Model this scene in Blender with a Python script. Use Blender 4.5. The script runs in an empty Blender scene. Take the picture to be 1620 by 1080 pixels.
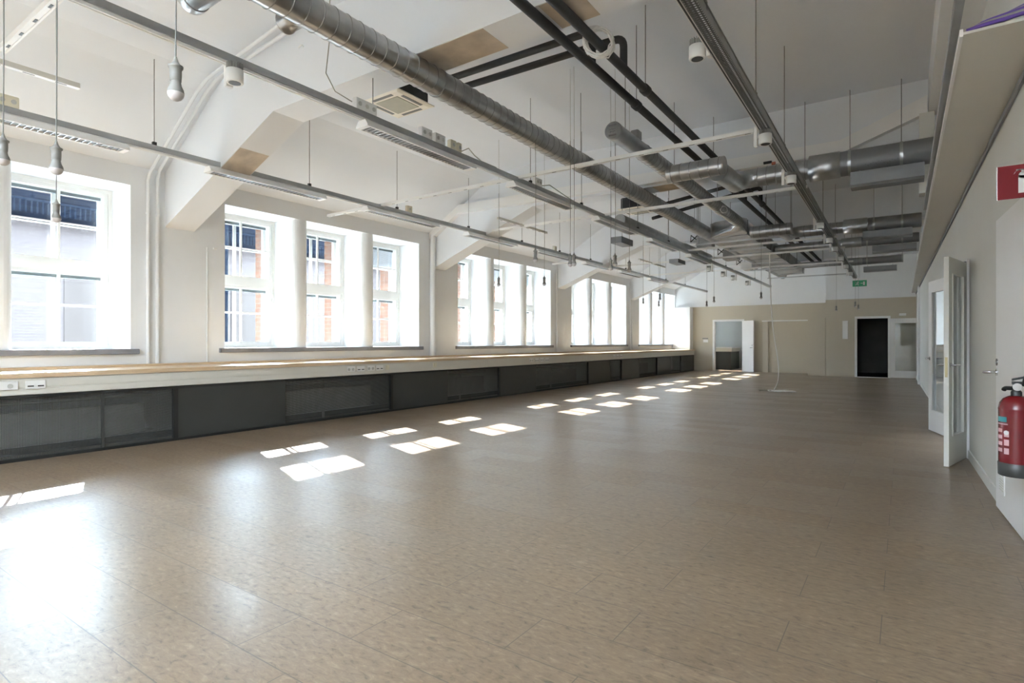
import bpy, math, random
from mathutils import Vector, Matrix
random.seed(7)
sc = bpy.context.scene
C = sc.collection
# ---------------------------------------------------------------- camera, sky, sun, exposure
YAW = math.atan(619/895.0)
cd = bpy.data.cameras.new('camera'); cam = bpy.data.objects.new('camera', cd); C.objects.link(cam)
cd.sensor_width = 36.0; cd.lens = 895.0/1620.0*36.0; cd.shift_y = 1.0/1620.0
cd.clip_start = 0.02; cd.clip_end = 200
cam.location = (0, 0, 1.25); cam.rotation_euler = (math.pi/2, 0, YAW)
sc.camera = cam
w = bpy.data.worlds.new('sky'); sc.world = w; w.use_nodes = True
bg = w.node_tree.nodes['Background']; bg.inputs['Color'].default_value = (0.73, 0.86, 1.0, 1); bg.inputs['Strength'].default_value = 24.0
sl = bpy.data.lights.new('sun', 'SUN'); sl.energy = 48; sl.angle = math.radians(0.53); sl.color = (1.0, 0.98, 0.96)
sun = bpy.data.objects.new('sun', sl); C.objects.link(sun)
sun.rotation_euler = Vector((1, -0.375, -0.585)).to_track_quat('-Z', 'Y').to_euler(); sun.location = (-20, 8, 12)
vs = sc.view_settings; vs.view_transform = 'Standard'; vs.look = 'None'; vs.gamma = 1; vs.use_curve_mapping = False
vs.exposure = 1.45
try:
    cy = sc.cycles
    cy.use_denoising = True; cy.max_bounces = 14; cy.diffuse_bounces = 8; cy.glossy_bounces = 4; cy.transmission_bounces = 6
    cy.transparent_max_bounces = 16; cy.caustics_reflective = False; cy.caustics_refractive = False; cy.sample_clamp_indirect = 6
except Exception: pass

# ---------------------------------------------------------------- materials
def newmat(name):
    m = bpy.data.materials.new(name); m.use_nodes = True
    return m, m.node_tree.nodes, m.node_tree.links, m.node_tree.nodes['Principled BSDF']
def N(ns, t, **kw):
    n = ns.new(t)
    for k, v in kw.items(): setattr(n, k, v)
    return n
def mat(name, col, rough=0.6, metal=0.0, var=0.04, scale=3.0, bump=0.0, bscale=60, spec=0.5):
    m, ns, ln, b = newmat(name)
    b.inputs['Roughness'].default_value = rough; b.inputs['Metallic'].default_value = metal
    b.inputs['Specular IOR Level'].default_value = spec
    tc = N(ns, 'ShaderNodeTexCoord')
    n = N(ns, 'ShaderNodeTexNoise'); n.inputs['Scale'].default_value = scale; n.inputs['Detail'].default_value = 4
    ln.new(tc.outputs['Object'], n.inputs['Vector'])
    r = N(ns, 'ShaderNodeValToRGB'); e = r.color_ramp.elements
    e[0].position = 0.3; e[1].position = 0.7
    e[0].color = tuple(c*(1-var) for c in col)+(1,); e[1].color = tuple(min(1, c*(1+var)) for c in col)+(1,)
    ln.new(n.outputs['Fac'], r.inputs['Fac']); ln.new(r.outputs['Color'], b.inputs['Base Color'])
    if bump:
        n2 = N(ns, 'ShaderNodeTexNoise'); n2.inputs['Scale'].default_value = bscale; n2.inputs['Detail'].default_value = 3
        ln.new(tc.outputs['Object'], n2.inputs['Vector'])
        bp = N(ns, 'ShaderNodeBump'); bp.inputs['Strength'].default_value = bump; bp.inputs['Distance'].default_value = 0.01
        ln.new(n2.outputs['Fac'], bp.inputs['Height']); ln.new(bp.outputs['Normal'], b.inputs['Normal'])
    return m
M = {}
M['plaster'] = mat('wall_plaster', (0.78, 0.80, 0.815), 0.75, 0, 0.02, 1.2, 0.06, 40)
M['ceil'] = mat('ceiling_plaster', (0.775, 0.80, 0.83), 0.8, 0, 0.025, 0.7, 0.08, 25)
M['rwall'] = mat('right_wall_paint', (0.68, 0.675, 0.63), 0.55, 0, 0.02, 1.5, 0.03, 40)
M['tan'] = mat('tan_paint', (0.54, 0.49, 0.39), 0.6, 0, 0.015, 1.0)
M['ltan'] = mat('light_tan_paint', (0.62, 0.58, 0.49), 0.6, 0, 0.015, 1.0)
M['white'] = mat('white_paint', (0.84, 0.84, 0.83), 0.4, 0, 0.012, 2)
M['wframe'] = mat('window_paint', (0.83, 0.83, 0.80), 0.45, 0, 0.012, 2)
M['cream'] = mat('cream_plastic', (0.72, 0.68, 0.54), 0.45, 0, 0.03, 6)
M['plastic'] = mat('white_plastic', (0.80, 0.80, 0.78), 0.35, 0, 0.01, 6)
M['fascia'] = mat('fascia_paint', (0.66, 0.645, 0.585), 0.5, 0, 0.02, 2)
M['sill'] = mat('grey_sill', (0.20, 0.20, 0.215), 0.35, 0, 0.08, 8)
M['steel'] = mat('galvanised_steel', (0.42, 0.425, 0.425), 0.29, 0.95, 0.2, 5, 0.05, 14)
M['dsteel'] = mat('dark_galvanised_steel', (0.34, 0.345, 0.34), 0.42, 0.85, 0.12, 4, 0.04, 14)
M['alu'] = mat('aluminium', (0.46, 0.47, 0.475), 0.38, 0.8, 0.06, 5)
M['shield'] = mat('grey_sheet', (0.23, 0.24, 0.25), 0.5, 0.3, 0.05, 3)
M['rod'] = mat('threaded_steel', (0.28, 0.28, 0.27), 0.5, 0.7, 0.1, 40)
M['rubber'] = mat('black_insulation', (0.028, 0.029, 0.030), 0.65, 0, 0.2, 10, 0.1, 60)
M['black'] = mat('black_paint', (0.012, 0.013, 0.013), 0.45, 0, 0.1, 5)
M['panel'] = mat('anthracite_panel', (0.036, 0.038, 0.036), 0.42, 0, 0.06, 3)
M['chrome'] = mat('brushed_chrome', (0.62, 0.62, 0.62), 0.22, 1.0, 0.03, 8)
M['brass'] = mat('brass', (0.38, 0.33, 0.20), 0.3, 1.0, 0.05, 8)
M['bulbglass'] = mat('opal_plastic', (0.55, 0.51, 0.50), 0.3, 0, 0.01, 8)
M['spotfin'] = mat('spot_fins', (0.35, 0.35, 0.33), 0.5)
M['bulbbody'] = mat('bulb_body', (0.22, 0.215, 0.20), 0.45, 0, 0.02, 8)
M['red'] = mat('red_paint', (0.13, 0.006, 0.009), 0.25, 0, 0.08, 5)
M['signred'] = mat('sign_red', (0.17, 0.014, 0.018), 0.6, 0, 0.03, 5, spec=0.15)
M['signgreen'] = mat('sign_green', (0.03, 0.32, 0.14), 0.35, 0, 0.04, 5)
M['paper'] = mat('label_white', (0.72, 0.72, 0.70), 0.5, 0, 0.02, 5)
M['teal'] = mat('label_teal', (0.03, 0.22, 0.24), 0.5, 0, 0.02, 5)
M['pink'] = mat('label_pink', (0.62, 0.38, 0.40), 0.5, 0, 0.05, 9)
M['purple'] = mat('purple_cable', (0.12, 0.06, 0.33), 0.4, 0, 0.05, 9)
M['gcable'] = mat('grey_cable', (0.36, 0.36, 0.31), 0.45, 0, 0.05, 9)
M['dcord'] = mat('dark_cord', (0.13, 0.13, 0.12), 0.5)
M['wcable'] = mat('white_cable', (0.74, 0.73, 0.70), 0.4, 0, 0.02, 9)
M['rad'] = mat('radiator_enamel', (0.50, 0.50, 0.47), 0.5, 0, 0.1, 6)
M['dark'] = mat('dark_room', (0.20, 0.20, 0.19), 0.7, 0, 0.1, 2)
M['cool'] = mat('cool_grey_wall', (0.58, 0.61, 0.61), 0.6, 0, 0.02, 2)
M['blind'] = mat('blind_slats', (0.16, 0.19, 0.20), 0.5, 0, 0.05, 9)
M['blindw'] = mat('pale_blind', (0.60, 0.62, 0.64), 0.5, 0, 0.05, 9)
M['grille'] = mat('beige_grille', (0.42, 0.40, 0.30), 0.5, 0, 0.05, 9)
M['ink'] = mat('marker_ink', (0.03, 0.03, 0.03), 0.5, 0, 0.05, 9)
M['bluefilm'] = mat('blue_film', (0.12, 0.35, 0.50), 0.3, 0.2, 0.1, 4)
M['stain'] = mat('bare_concrete', (0.52, 0.45, 0.37), 0.8, 0, 0.18, 5, 0.1, 40)

def glass_mat():
    m = bpy.data.materials.new('window_glass'); m.use_nodes = True
    ns, ln = m.node_tree.nodes, m.node_tree.links; ns.clear()
    o = N(ns, 'ShaderNodeOutputMaterial'); mx = N(ns, 'ShaderNodeMixShader'); t = N(ns, 'ShaderNodeBsdfTransparent'); g = N(ns, 'ShaderNodeBsdfGlossy')
    t.inputs['Color'].default_value = (0.93, 0.95, 0.96, 1); g.inputs['Roughness'].default_value = 0.02
    lw = N(ns, 'ShaderNodeLayerWeight'); lw.inputs['Blend'].default_value = 0.5
    p5 = N(ns, 'ShaderNodeMath', operation='POWER'); p5.inputs[1].default_value = 5; ln.new(lw.outputs['Facing'], p5.inputs[0])
    ma = N(ns, 'ShaderNodeMath', operation='MULTIPLY_ADD'); ma.inputs[1].default_value = 0.85; ma.inputs[2].default_value = 0.03; ln.new(p5.outputs[0], ma.inputs[0])
    ln.new(ma.outputs[0], mx.inputs['Fac']); ln.new(t.outputs[0], mx.inputs[1]); ln.new(g.outputs[0], mx.inputs[2]); ln.new(mx.outputs[0], o.inputs['Surface'])
    return m
M['glass'] = glass_mat()
def perf_mat(name, col, pitch, hole, axes=('Y', 'Z'), metal=0.0, rough=0.5):
    # sheet with a square grid of round holes
    m, ns, ln, b = newmat(name)
    b.inputs['Base Color'].default_value = col+(1,); b.inputs['Roughness'].default_value = rough; b.inputs['Metallic'].default_value = metal
    tc = N(ns, 'ShaderNodeTexCoord'); sp = N(ns, 'ShaderNodeSeparateXYZ'); ln.new(tc.outputs['Object'], sp.inputs[0])
    parts = []
    for a in axes:
        d = N(ns, 'ShaderNodeMath', operation='DIVIDE'); d.inputs[1].default_value = pitch; ln.new(sp.outputs[a], d.inputs[0])
        fl = N(ns, 'ShaderNodeMath', operation='FRACT'); ln.new(d.outputs[0], fl.inputs[0])
        s = N(ns, 'ShaderNodeMath', operation='SUBTRACT'); s.inputs[1].default_value = 0.5; ln.new(fl.outputs[0], s.inputs[0])
        p = N(ns, 'ShaderNodeMath', operation='MULTIPLY'); ln.new(s.outputs[0], p.inputs[0]); ln.new(s.outputs[0], p.inputs[1]); parts.append(p)
    ad = N(ns, 'ShaderNodeMath', operation='ADD'); ln.new(parts[0].outputs[0], ad.inputs[0]); ln.new(parts[1].outputs[0], ad.inputs[1])
    lt = N(ns, 'ShaderNodeMath', operation='GREATER_THAN'); lt.inputs[1].default_value = hole*hole; ln.new(ad.outputs[0], lt.inputs[0])
    ln.new(lt.outputs[0], b.inputs['Alpha'])
    return m
M['perf'] = perf_mat('perforated_panel', (0.055, 0.058, 0.055), 0.013, 0.33)
M['tray'] = perf_mat('perforated_tray', (0.10, 0.105, 0.10), 0.028, 0.30, ('X', 'Y'), 0.4)

def wood_mat():
    m, ns, ln, b = newmat('oiled_wood')
    tc = N(ns, 'ShaderNodeTexCoord'); mp = N(ns, 'ShaderNodeMapping'); mp.inputs['Scale'].default_value = (14, 0.9, 14)
    ln.new(tc.outputs['Object'], mp.inputs[0]); n = N(ns, 'ShaderNodeTexNoise'); n.inputs['Scale'].default_value = 2.2; n.inputs['Detail'].default_value = 7
    ln.new(mp.outputs[0], n.inputs['Vector']); r = N(ns, 'ShaderNodeValToRGB'); e = r.color_ramp.elements
    e[0].position = .3; e[0].color = (0.47, 0.33, 0.20, 1); e[1].position = .7; e[1].color = (0.66, 0.51, 0.34, 1)
    ln.new(n.outputs['Fac'], r.inputs['Fac']); ln.new(r.outputs['Color'], b.inputs['Base Color']); b.inputs['Roughness'].default_value = 0.35
    return m
M['wood'] = wood_mat()
def cork_mat():
    m, ns, ln, b = newmat('cork_planks')
    tc = N(ns, 'ShaderNodeTexCoord')
    br = N(ns, 'ShaderNodeTexBrick'); br.offset = 0.37; br.offset_frequency = 2
    for k, v in {'Scale': 1.0, 'Brick Width': 0.92, 'Row Height': 0.305, 'Mortar Size': 0.0022, 'Mortar Smooth': 0.1, 'Bias': 0.0}.items(): br.inputs[k].default_value = v
    br.inputs['Color1'].default_value = (0, 0, 0, 1); br.inputs['Color2'].default_value = (1, 1, 1, 1); br.inputs['Mortar'].default_value = (.5, .5, .5, 1)
    mp0 = N(ns, 'ShaderNodeMapping'); mp0.inputs['Location'].default_value = (0.08, -0.05, 0); ln.new(tc.outputs['Object'], mp0.inputs[0]); ln.new(mp0.outputs[0], br.inputs['Vector'])
    mp = N(ns, 'ShaderNodeMapping'); mp.inputs['Scale'].default_value = (0.45, 1.0, 1.0); ln.new(tc.outputs['Object'], mp.inputs[0])
    n1 = N(ns, 'ShaderNodeTexNoise'); n1.inputs['Scale'].default_value = 42; n1.inputs['Detail'].default_value = 6; n1.inputs['Roughness'].default_value = 0.65; n1.inputs['Distortion'].default_value = 0.6
    ln.new(mp.outputs[0], n1.inputs['Vector'])
    r = N(ns, 'ShaderNodeValToRGB'); cr = r.color_ramp; e = cr.elements
    e[0].position = 0.30; e[0].color = (0.08, 0.057, 0.04, 1); e[1].position = 0.78; e[1].color = (0.33, 0.255, 0.17, 1)
    x = cr.elements.new(0.42); x.color = (0.176, 0.125, 0.080, 1); x = cr.elements.new(0.58); x.color = (0.222, 0.160, 0.103, 1)
    ln.new(n1.outputs['Fac'], r.inputs['Fac'])
    n2 = N(ns, 'ShaderNodeTexNoise'); n2.inputs['Scale'].default_value = 0.9; n2.inputs['Detail'].default_value = 3; ln.new(tc.outputs['Object'], n2.inputs['Vector'])
    # per-plank tone and joints
    mr = N(ns, 'ShaderNodeMapRange'); mr.inputs['To Min'].default_value = 0.94; mr.inputs['To Max'].default_value = 1.06; ln.new(br.outputs['Color'], mr.inputs['Value'])
    mr2 = N(ns, 'ShaderNodeMapRange'); mr2.inputs['From Min'].default_value = .3; mr2.inputs['From Max'].default_value = .7; mr2.inputs['To Min'].default_value = 0.92; mr2.inputs['To Max'].default_value = 1.08; ln.new(n2.outputs['Fac'], mr2.inputs['Value'])
    mu = N(ns, 'ShaderNodeMath', operation='MULTIPLY'); ln.new(mr.outputs[0], mu.inputs[0]); ln.new(mr2.outputs[0], mu.inputs[1])
    v = N(ns, 'ShaderNodeMixRGB', blend_type='MULTIPLY'); v.inputs['Fac'].default_value = 1; ln.new(r.outputs['Color'], v.inputs[1]); ln.new(mu.outputs[0], v.inputs[2])
    j = N(ns, 'ShaderNodeMixRGB', blend_type='MIX'); j.inputs[2].default_value = (0.07, 0.055, 0.045, 1)
    jf = N(ns, 'ShaderNodeMath', operation='MULTIPLY'); jf.inputs[1].default_value = 0.85; ln.new(br.outputs['Fac'], jf.inputs[0]); ln.new(jf.outputs[0], j.inputs['Fac'])
    ln.new(v.outputs[0], j.inputs[1]); ln.new(j.outputs[0], b.inputs['Base Color'])
    # lacquer: roughness varies plank by plank
    mr3 = N(ns, 'ShaderNodeMapRange'); mr3.inputs['To Min'].default_value = 0.28; mr3.inputs['To Max'].default_value = 0.37; ln.new(br.outputs['Color'], mr3.inputs['Value'])
    ln.new(mr3.outputs[0], b.inputs['Roughness']); b.inputs['Specular IOR Level'].default_value = 0.72
    bp = N(ns, 'ShaderNodeBump'); bp.inputs['Strength'].default_value = 0.12; bp.inputs['Distance'].default_value = 0.002; bp.invert = True
    hh = N(ns, 'ShaderNodeMath', operation='MULTIPLY_ADD'); hh.inputs[1].default_value = 0.35; ln.new(n1.outputs['Fac'], hh.inputs[0]); ln.new(br.outputs['Fac'], hh.inputs[2])
    ln.new(hh.outputs[0], bp.inputs['Height']); ln.new(bp.outputs['Normal'], b.inputs['Normal'])
    return m
M['cork'] = cork_mat()
def brick_mat(name, c1, c2, mo, sw, bw=0.26, rh=0.085):
    m, ns, ln, b = newmat(name); b.inputs['Roughness'].default_value = 0.85; b.inputs['Specular IOR Level'].default_value = 0.0
    tc = N(ns, 'ShaderNodeTexCoord'); sp = N(ns, 'ShaderNodeSeparateXYZ'); cb = N(ns, 'ShaderNodeCombineXYZ'); ln.new(tc.outputs['Object'], sp.inputs[0])
    ln.new(sp.outputs[sw], cb.inputs['X']); ln.new(sp.outputs['Z'], cb.inputs['Y'])
    br = N(ns, 'ShaderNodeTexBrick'); ln.new(cb.outputs[0], br.inputs['Vector'])
    for k, v in {'Scale': 1.0, 'Brick Width': bw, 'Row Height': rh, 'Mortar Size': 0.009}.items(): br.inputs[k].default_value = v
    br.inputs['Color1'].default_value = c1+(1,); br.inputs['Color2'].default_value = c2+(1,); br.inputs['Mortar'].default_value = mo+(1,)
    ln.new(br.outputs['Color'], b.inputs['Base Color'])
    return m
M['brickx'] = brick_mat('red_brick_reveal', (0.085, 0.040, 0.025), (0.11, 0.054, 0.034), (0.11, 0.09, 0.075), 'X')
M['bricky'] = brick_mat('red_brick_face', (0.085, 0.040, 0.025), (0.11, 0.054, 0.034), (0.11, 0.09, 0.075), 'Y')
M['brickp'] = brick_mat('pale_brick', (0.047, 0.039, 0.038), (0.052, 0.043, 0.041), (0.054, 0.049, 0.047), 'Y')
M['slate'] = mat('blue_grey_metal', (0.0022, 0.0027, 0.0041), 0.8, 0, 0.35, 1.5, spec=0.0)
M['outrail'] = mat('pale_blue_rail', (0.004, 0.0055, 0.0085), 0.8, 0, 0.05, 3, spec=0.0)
M['bounce_ground'] = mat('yard_ground', (0.62, 0.62, 0.60), 0.9, 0, 0.1, 1)  # pale tone set to bounce daylight in through the windows
M['outwin'] = mat('far_window', (0.034, 0.028, 0.025), 0.6, 0, 0.1, 1, spec=0.1)

# ---------------------------------------------------------------- mesh builder
class MB:
    def __init__(s): s.v = []; s.f = []; s.sm = []
    def add(s, vs, fs, smooth=False):
        o = len(s.v); s.v += [tuple(v) for v in vs]; s.f += [tuple(o+i for i in f) for f in fs]; s.sm += [smooth]*len(fs); return s
    def box(s, x0, x1, y0, y1, z0, z1):
        x0, x1 = min(x0, x1), max(x0, x1); y0, y1 = min(y0, y1), max(y0, y1); z0, z1 = min(z0, z1), max(z0, z1)
        return s.add([(x0,y0,z0),(x1,y0,z0),(x1,y1,z0),(x0,y1,z0),(x0,y0,z1),(x1,y0,z1),(x1,y1,z1),(x0,y1,z1)],
                     [(0,3,2,1),(4,5,6,7),(0,1,5,4),(1,2,6,5),(2,3,7,6),(3,0,4,7)])
    def bevbox(s, x0, x1, y0, y1, z0, z1, b):
        # box with chamfered vertical and horizontal edges (prism along Z of an octagon, with chamfered ends)
        def ring(z, i):
            a, c_, d, e = x0+i, x1-i, y0+i, y1-i
            q = b
            return [(a+q,d,z),(c_-q,d,z),(c_,d+q,z),(c_,e-q,z),(c_-q,e,z),(a+q,e,z),(a,e-q,z),(a,d+q,z)]
        rs = [ring(z0, b*.7), ring(z0+b*.7, 0), ring(z1-b*.7, 0), ring(z1, b*.7)]
        return s.loft(rs)
    def loft(s, rings, cap=True, smooth=False):
        n = len(rings[0]); vs = [p for r in rings for p in r]; fs = []
        for k in range(len(rings)-1):
            for i in range(n):
                j = (i+1) % n; fs.append((k*n+i, k*n+j, (k+1)*n+j, (k+1)*n+i))
        s.add(vs, fs, smooth)
        if cap:
            s.add(rings[0], [tuple(reversed(range(n)))]); s.add(rings[-1], [tuple(range(n))])
        return s
    def prism(s, poly, axis, a, b_):
        def P(u, v, t): return {'x': (t,u,v), 'y': (u,t,v), 'z': (u,v,t)}[axis]
        return s.loft([[P(u, v, a) for u, v in poly], [P(u, v, b_) for u, v in poly]])
    def tube(s, pts, r, n=12, cap=True):
        pts = [Vector(p) for p in pts]; rings = []; m = len(pts)
        rr = r if isinstance(r, (list, tuple)) else [r]*m
        t0 = (pts[1]-pts[0]).normalized(); up = Vector((0,0,1)) if abs(t0.z) < .9 else Vector((1,0,0))
        nx = t0.cross(up).normalized()
        for i, p in enumerate(pts):
            if i == 0: t = t0
            elif i == m-1: t = (pts[-1]-pts[-2])
            else: t = ((pts[i]-pts[i-1]).normalized()+(pts[i+1]-pts[i]).normalized())
            t = t.normalized() if t.length > 1e-9 else t0
            nx = (nx - t*nx.dot(t)).normalized(); ny = t.cross(nx)
            rings.append([tuple(p+(nx*math.cos(2*math.pi*k/n)+ny*math.sin(2*math.pi*k/n))*rr[i]) for k in range(n)])
        return s.loft(rings, cap, True)
    def lathe(s, prof, o=(0,0,0), ax=(0,0,1), n=24, cap=True):
        # prof: (t along axis, radius)
        o = Vector(o); ax = Vector(ax).normalized(); up = Vector((0,0,1)) if abs(ax.z) < .9 else Vector((1,0,0))
        nx = ax.cross(up).normalized(); ny = ax.cross(nx)
        rings = [[tuple(o+ax*t+(nx*math.cos(2*math.pi*k/n)+ny*math.sin(2*math.pi*k/n))*max(r, 1e-4)) for k in range(n)] for t, r in prof]
        return s.loft(rings, cap, True)
    def obox(s, a, b_, wv, hv):
        # bar from a to b_ with half-width vector wv and half-height vector hv
        a, b_, wv, hv = map(Vector, (a, b_, wv, hv))
        return s.loft([[tuple(p+wv*i+hv*j) for i, j in ((-1,-1),(1,-1),(1,1),(-1,1))] for p in (a, b_)])
    def build(s, name, m, parent=None):
        me = bpy.data.meshes.new(name); me.from_pydata(s.v, [], s.f)
        me.polygons.foreach_set('use_smooth', s.sm)
        ms = m if isinstance(m, (list, tuple)) else [m]
        for q in ms: me.materials.append(M[q] if isinstance(q, str) else q)
        import bmesh
        bm = bmesh.new(); bm.from_mesh(me); bmesh.ops.recalc_face_normals(bm, faces=bm.faces); bm.to_mesh(me); bm.free()
        me.update()
        o = bpy.data.objects.new(name, me); C.objects.link(o)
        if parent is not None: o.parent = parent
        return o
def B(*a): return MB().box(*a)
def tag(o, label=None, cat=None, group=None, kind=None):
    for k, v in (('label', label), ('category', cat), ('group', group), ('kind', kind)):
        if v: o[k] = v
    return o
def empty(name, loc=(0,0,0), label=None, cat=None, group=None, kind=None, rz=0):
    o = bpy.data.objects.new(name, None); C.objects.link(o); o.location = loc; o.rotation_euler = (0, 0, rz); o.empty_display_size = .05
    return tag(o, label, cat, group, kind)
def struct(o, label=None, cat=None): return tag(o, label, cat, None, 'structure')
def kids(o): return [c for c in C.objects if c.parent is o]
def dup(root, loc, label=None, rz=None, group=None):
    r = root.copy(); C.objects.link(r); r.location = loc
    if rz is not None: r.rotation_euler = (0, 0, rz)
    if label: r['label'] = label
    if group: r['group'] = group
    for ch in kids(root):
        c_ = ch.copy(); C.objects.link(c_); c_.parent = r
        for g in kids(ch):
            d = g.copy(); C.objects.link(d); d.parent = c_
    return r

# ================================================================ ROOM
XW = -8.5; XF = -9.08; XO = -9.35; XB = -9.76     # wall face, window frame face, brick inner, brick outer
YN = -8.0; YB = 25.3; YC = 23.7
S0 = 4.6; PER = 5.48
starts = [S0+PER*k for k in (-2, -1, 0, 1, 2, 3)]   # each bay 4.2 wide
def XR(y): return 0.69-0.0137*y                      # right wall face

struct(B(-10, 4.5, YN-.3, 32, -0.2, 0).build('floor', 'cork'), 'brown cork plank floor with a satin lacquer', 'floor')
# ceiling: smooth profile swept along the room
prof = [(-8.5,3.62),(-7.25,4.39),(-7.0,4.52),(-6.75,4.60),(-6.4,4.67),(-6.0,4.70),(-5.0,4.71),(1.2,4.71)]
cm = MB(); ys = [-1.2, YB+.3]
cm.loft([[(x, y, z) for x, z in prof]+[(1.2, y, 5.1), (-8.5, y, 5.1)] for y in ys])
cm.loft([[(x, y, z) for x, z in prof[:5]]+[(-6.4, y, 5.1), (-8.5, y, 5.1)] for y in (YN-.3, -1.2)])   # behind the viewer: unseen rooflight opening added to brighten the room
cm.box(.2, 1.2, YN-.3, -1.2, 4.71, 5.1); cm.box(-6.4, -3.8, YN-.3, -1.2, 4.71, 5.1); cm.box(-3.8, .2, YN-.3, -7.0, 4.71, 5.1); cm.box(-3.8, .2, -3.9, -1.2, 4.71, 5.1)
struct(cm.build('ceiling', 'ceil'), 'white plastered ceiling sloping down to the window wall', 'ceiling')
# window wall
wm = MB()
wm.box(XO, XW, YN, YB+.3, 0, 1.10); wm.box(XO, XW, YN, YB+.3, 3.35, 4.6)
edges = [YN]+[v for s_ in starts for v in (s_, s_+4.2)]+[YB+.3]
# last bay is cut by the corner
for i in range(0, len(edges)-1, 2): 
    a, b_ = edges[i], edges[i+1]
    if b_ > a: wm.box(XO, XW, a, b_, 1.10, 3.35)
for s_ in starts:
    for k in (0, 1):
        a = s_+1.2+1.5*k; r = 0.13
        poly = [(XO, a), (XO, a+.3)]+[(XW-r+r*math.sin(t*math.pi/12), a+.3-r+r*math.cos(t*math.pi/12)) for t in range(0, 7)]+[(XW-r+r*math.cos(t*math.pi/12), a+r-r*math.sin(t*math.pi/12)) for t in range(0, 7)]
        wm.prism(poly, 'z', 1.10, 3.35)
wl = wm.build('wall_left', 'plaster')
struct(wl, 'white plastered window wall with deep recesses and rounded piers', 'wall')
wb = MB()
wb.box(XB, XO, YN, YB+.3, -0.2, 1.12)
wb.box(XB, XO, YN, YB+.3, 3.31, 5.2)
pe = [YN]
for s_ in starts:
    for k in range(3): pe += [s_+1.5*k, s_+1.5*k+1.2]
pe.append(YB+.3)
for i in range(0, len(pe)-1, 2):
    if pe[i+1] > pe[i]: wb.box(XB, XO, pe[i]+.05 if i else pe[i], pe[i+1]+.05, 1.12, 3.31)
struct(wb.build('wall_outside', ['brickx']), 'outer red brick skin of the window wall', 'wall')
struct(MB().prism([(XB, 3.62), (-10.5, 3.50), (-10.5, 3.66), (XB, 3.95)], 'y', YN, YB+.3).build('trim_1', 'brickx'), 'brick eaves overhang added above the outer windows to block sun', 'eaves')  # added overhang, height set to stop sun through the upper panes

# right wall, with the double-door opening
def rw_seg(mb, y0, y1, z0, z1, th=.14):
    mb.loft([[(XR(y0), y0, z), (XR(y0)+th, y0, z), (XR(y1)+th, y1, z), (XR(y1), y1, z)] for z in (z0, z1)])
rm = MB()
rw_seg(rm, YN, 7.84, 0, 4.71); rw_seg(rm, 9.2, YC+.2, 0, 4.71); rw_seg(rm, 7.84, 9.2, 2.12, 4.71)
struct(rm.build('wall_right', 'rwall'), 'long beige painted partition wall on the right', 'wall')
cr = MB(); cr.box(2.2, 2.3, 7.0, 10.0, 0, 2.6); cr.box(.8, 2.3, 6.9, 7.0, 0, 2.6); cr.box(.8, 2.3, 10.0, 10.1, 0, 2.6); cr.box(1.2, 2.3, 6.9, 10.1, 2.6, 2.7); cr.box(.8, 1.2, 6.9, 8.3, 2.6, 2.7); cr.box(.8, 2.3, 9.0, 10.1, 2.6, 2.7)  # unseen gap in the roof added to let daylight into the passage
struct(cr.build('wall_passage', 'ltan'), 'beige passage walls behind the double door opening', 'wall')
bb = MB()
for y0, y1 in ((YN, 4.6), (5.62, 7.8), (9.3, YC)):
    bb.loft([[(XR(y0)-.012, y0, z), (XR(y0)+.001, y0, z), (XR(y1)+.001, y1, z), (XR(y1)-.012, y1, z)] for z in (0, .095)])
struct(bb.build('baseboard_right', 'rwall'), 'beige skirting board along the right wall', 'baseboard')
fw = MB(); fw.box(XW-.9, 1.2, YN-.15, YN, 0, 1.0); fw.box(XW-.9, 1.2, YN-.15, YN, 1.0, 4.71); fw.box(XW-.9, -4.2, YN-.15, YN, 1.0, 2.9); fw.box(-.2, 1.2, YN-.15, YN, 1.0, 2.9)
for x in (-2.9, -1.5): fw.box(x-.12, x+.12, YN-.15, YN, 1.0, 2.9)
struct(fw.build('wall_front', 'plaster'), 'white wall behind the viewer', 'wall')
# back wall: recessed left part with a doorway, nearer right part with a doorway
def split(mb_lo, mb_hi, x0, x1, y0, y1, z0, z1, zs=2.8):
    if z0 < zs: mb_lo.box(x0, x1, y0, y1, z0, min(z1, zs))
    if z1 > zs: mb_hi.box(x0, x1, y0, y1, max(z0, zs), z1)
lo, hi = MB(), MB()
split(lo, hi, XW-.9, -6.83, YB, YB+.15, 0, 4.71); split(lo, hi, -6.83, -5.62, YB, YB+.15, 2.2, 4.71); split(lo, hi, -5.62, -2.3, YB, YB+.15, 0, 4.71)
bwl = lo.build('wall_back', 'tan'); struct(bwl, 'tan painted lower part of the far wall on the left', 'wall')
struct(hi.build('wall_back_upper', 'plaster'), 'white upper part of the far wall above the tan paint', 'wall')
lo, hi = MB(), MB()
split(lo, hi, -2.35, -1.36, YC, YC+.15, 0, 4.71); split(lo, hi, -1.36, -.44, YC, YC+.15, 2.09, 4.71); split(lo, hi, -.44, 1.2, YC, YC+.15, 0, 4.71)
split(lo, hi, -2.35, -2.20, YC+.15, YB, 0, 4.71)
struct(lo.build('wall_back_right', 'tan'), 'tan painted lower part of the nearer far wall on the right', 'wall')
struct(hi.build('wall_back_right_upper', 'plaster'), 'white upper part of the far wall on the right', 'wall')
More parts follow.
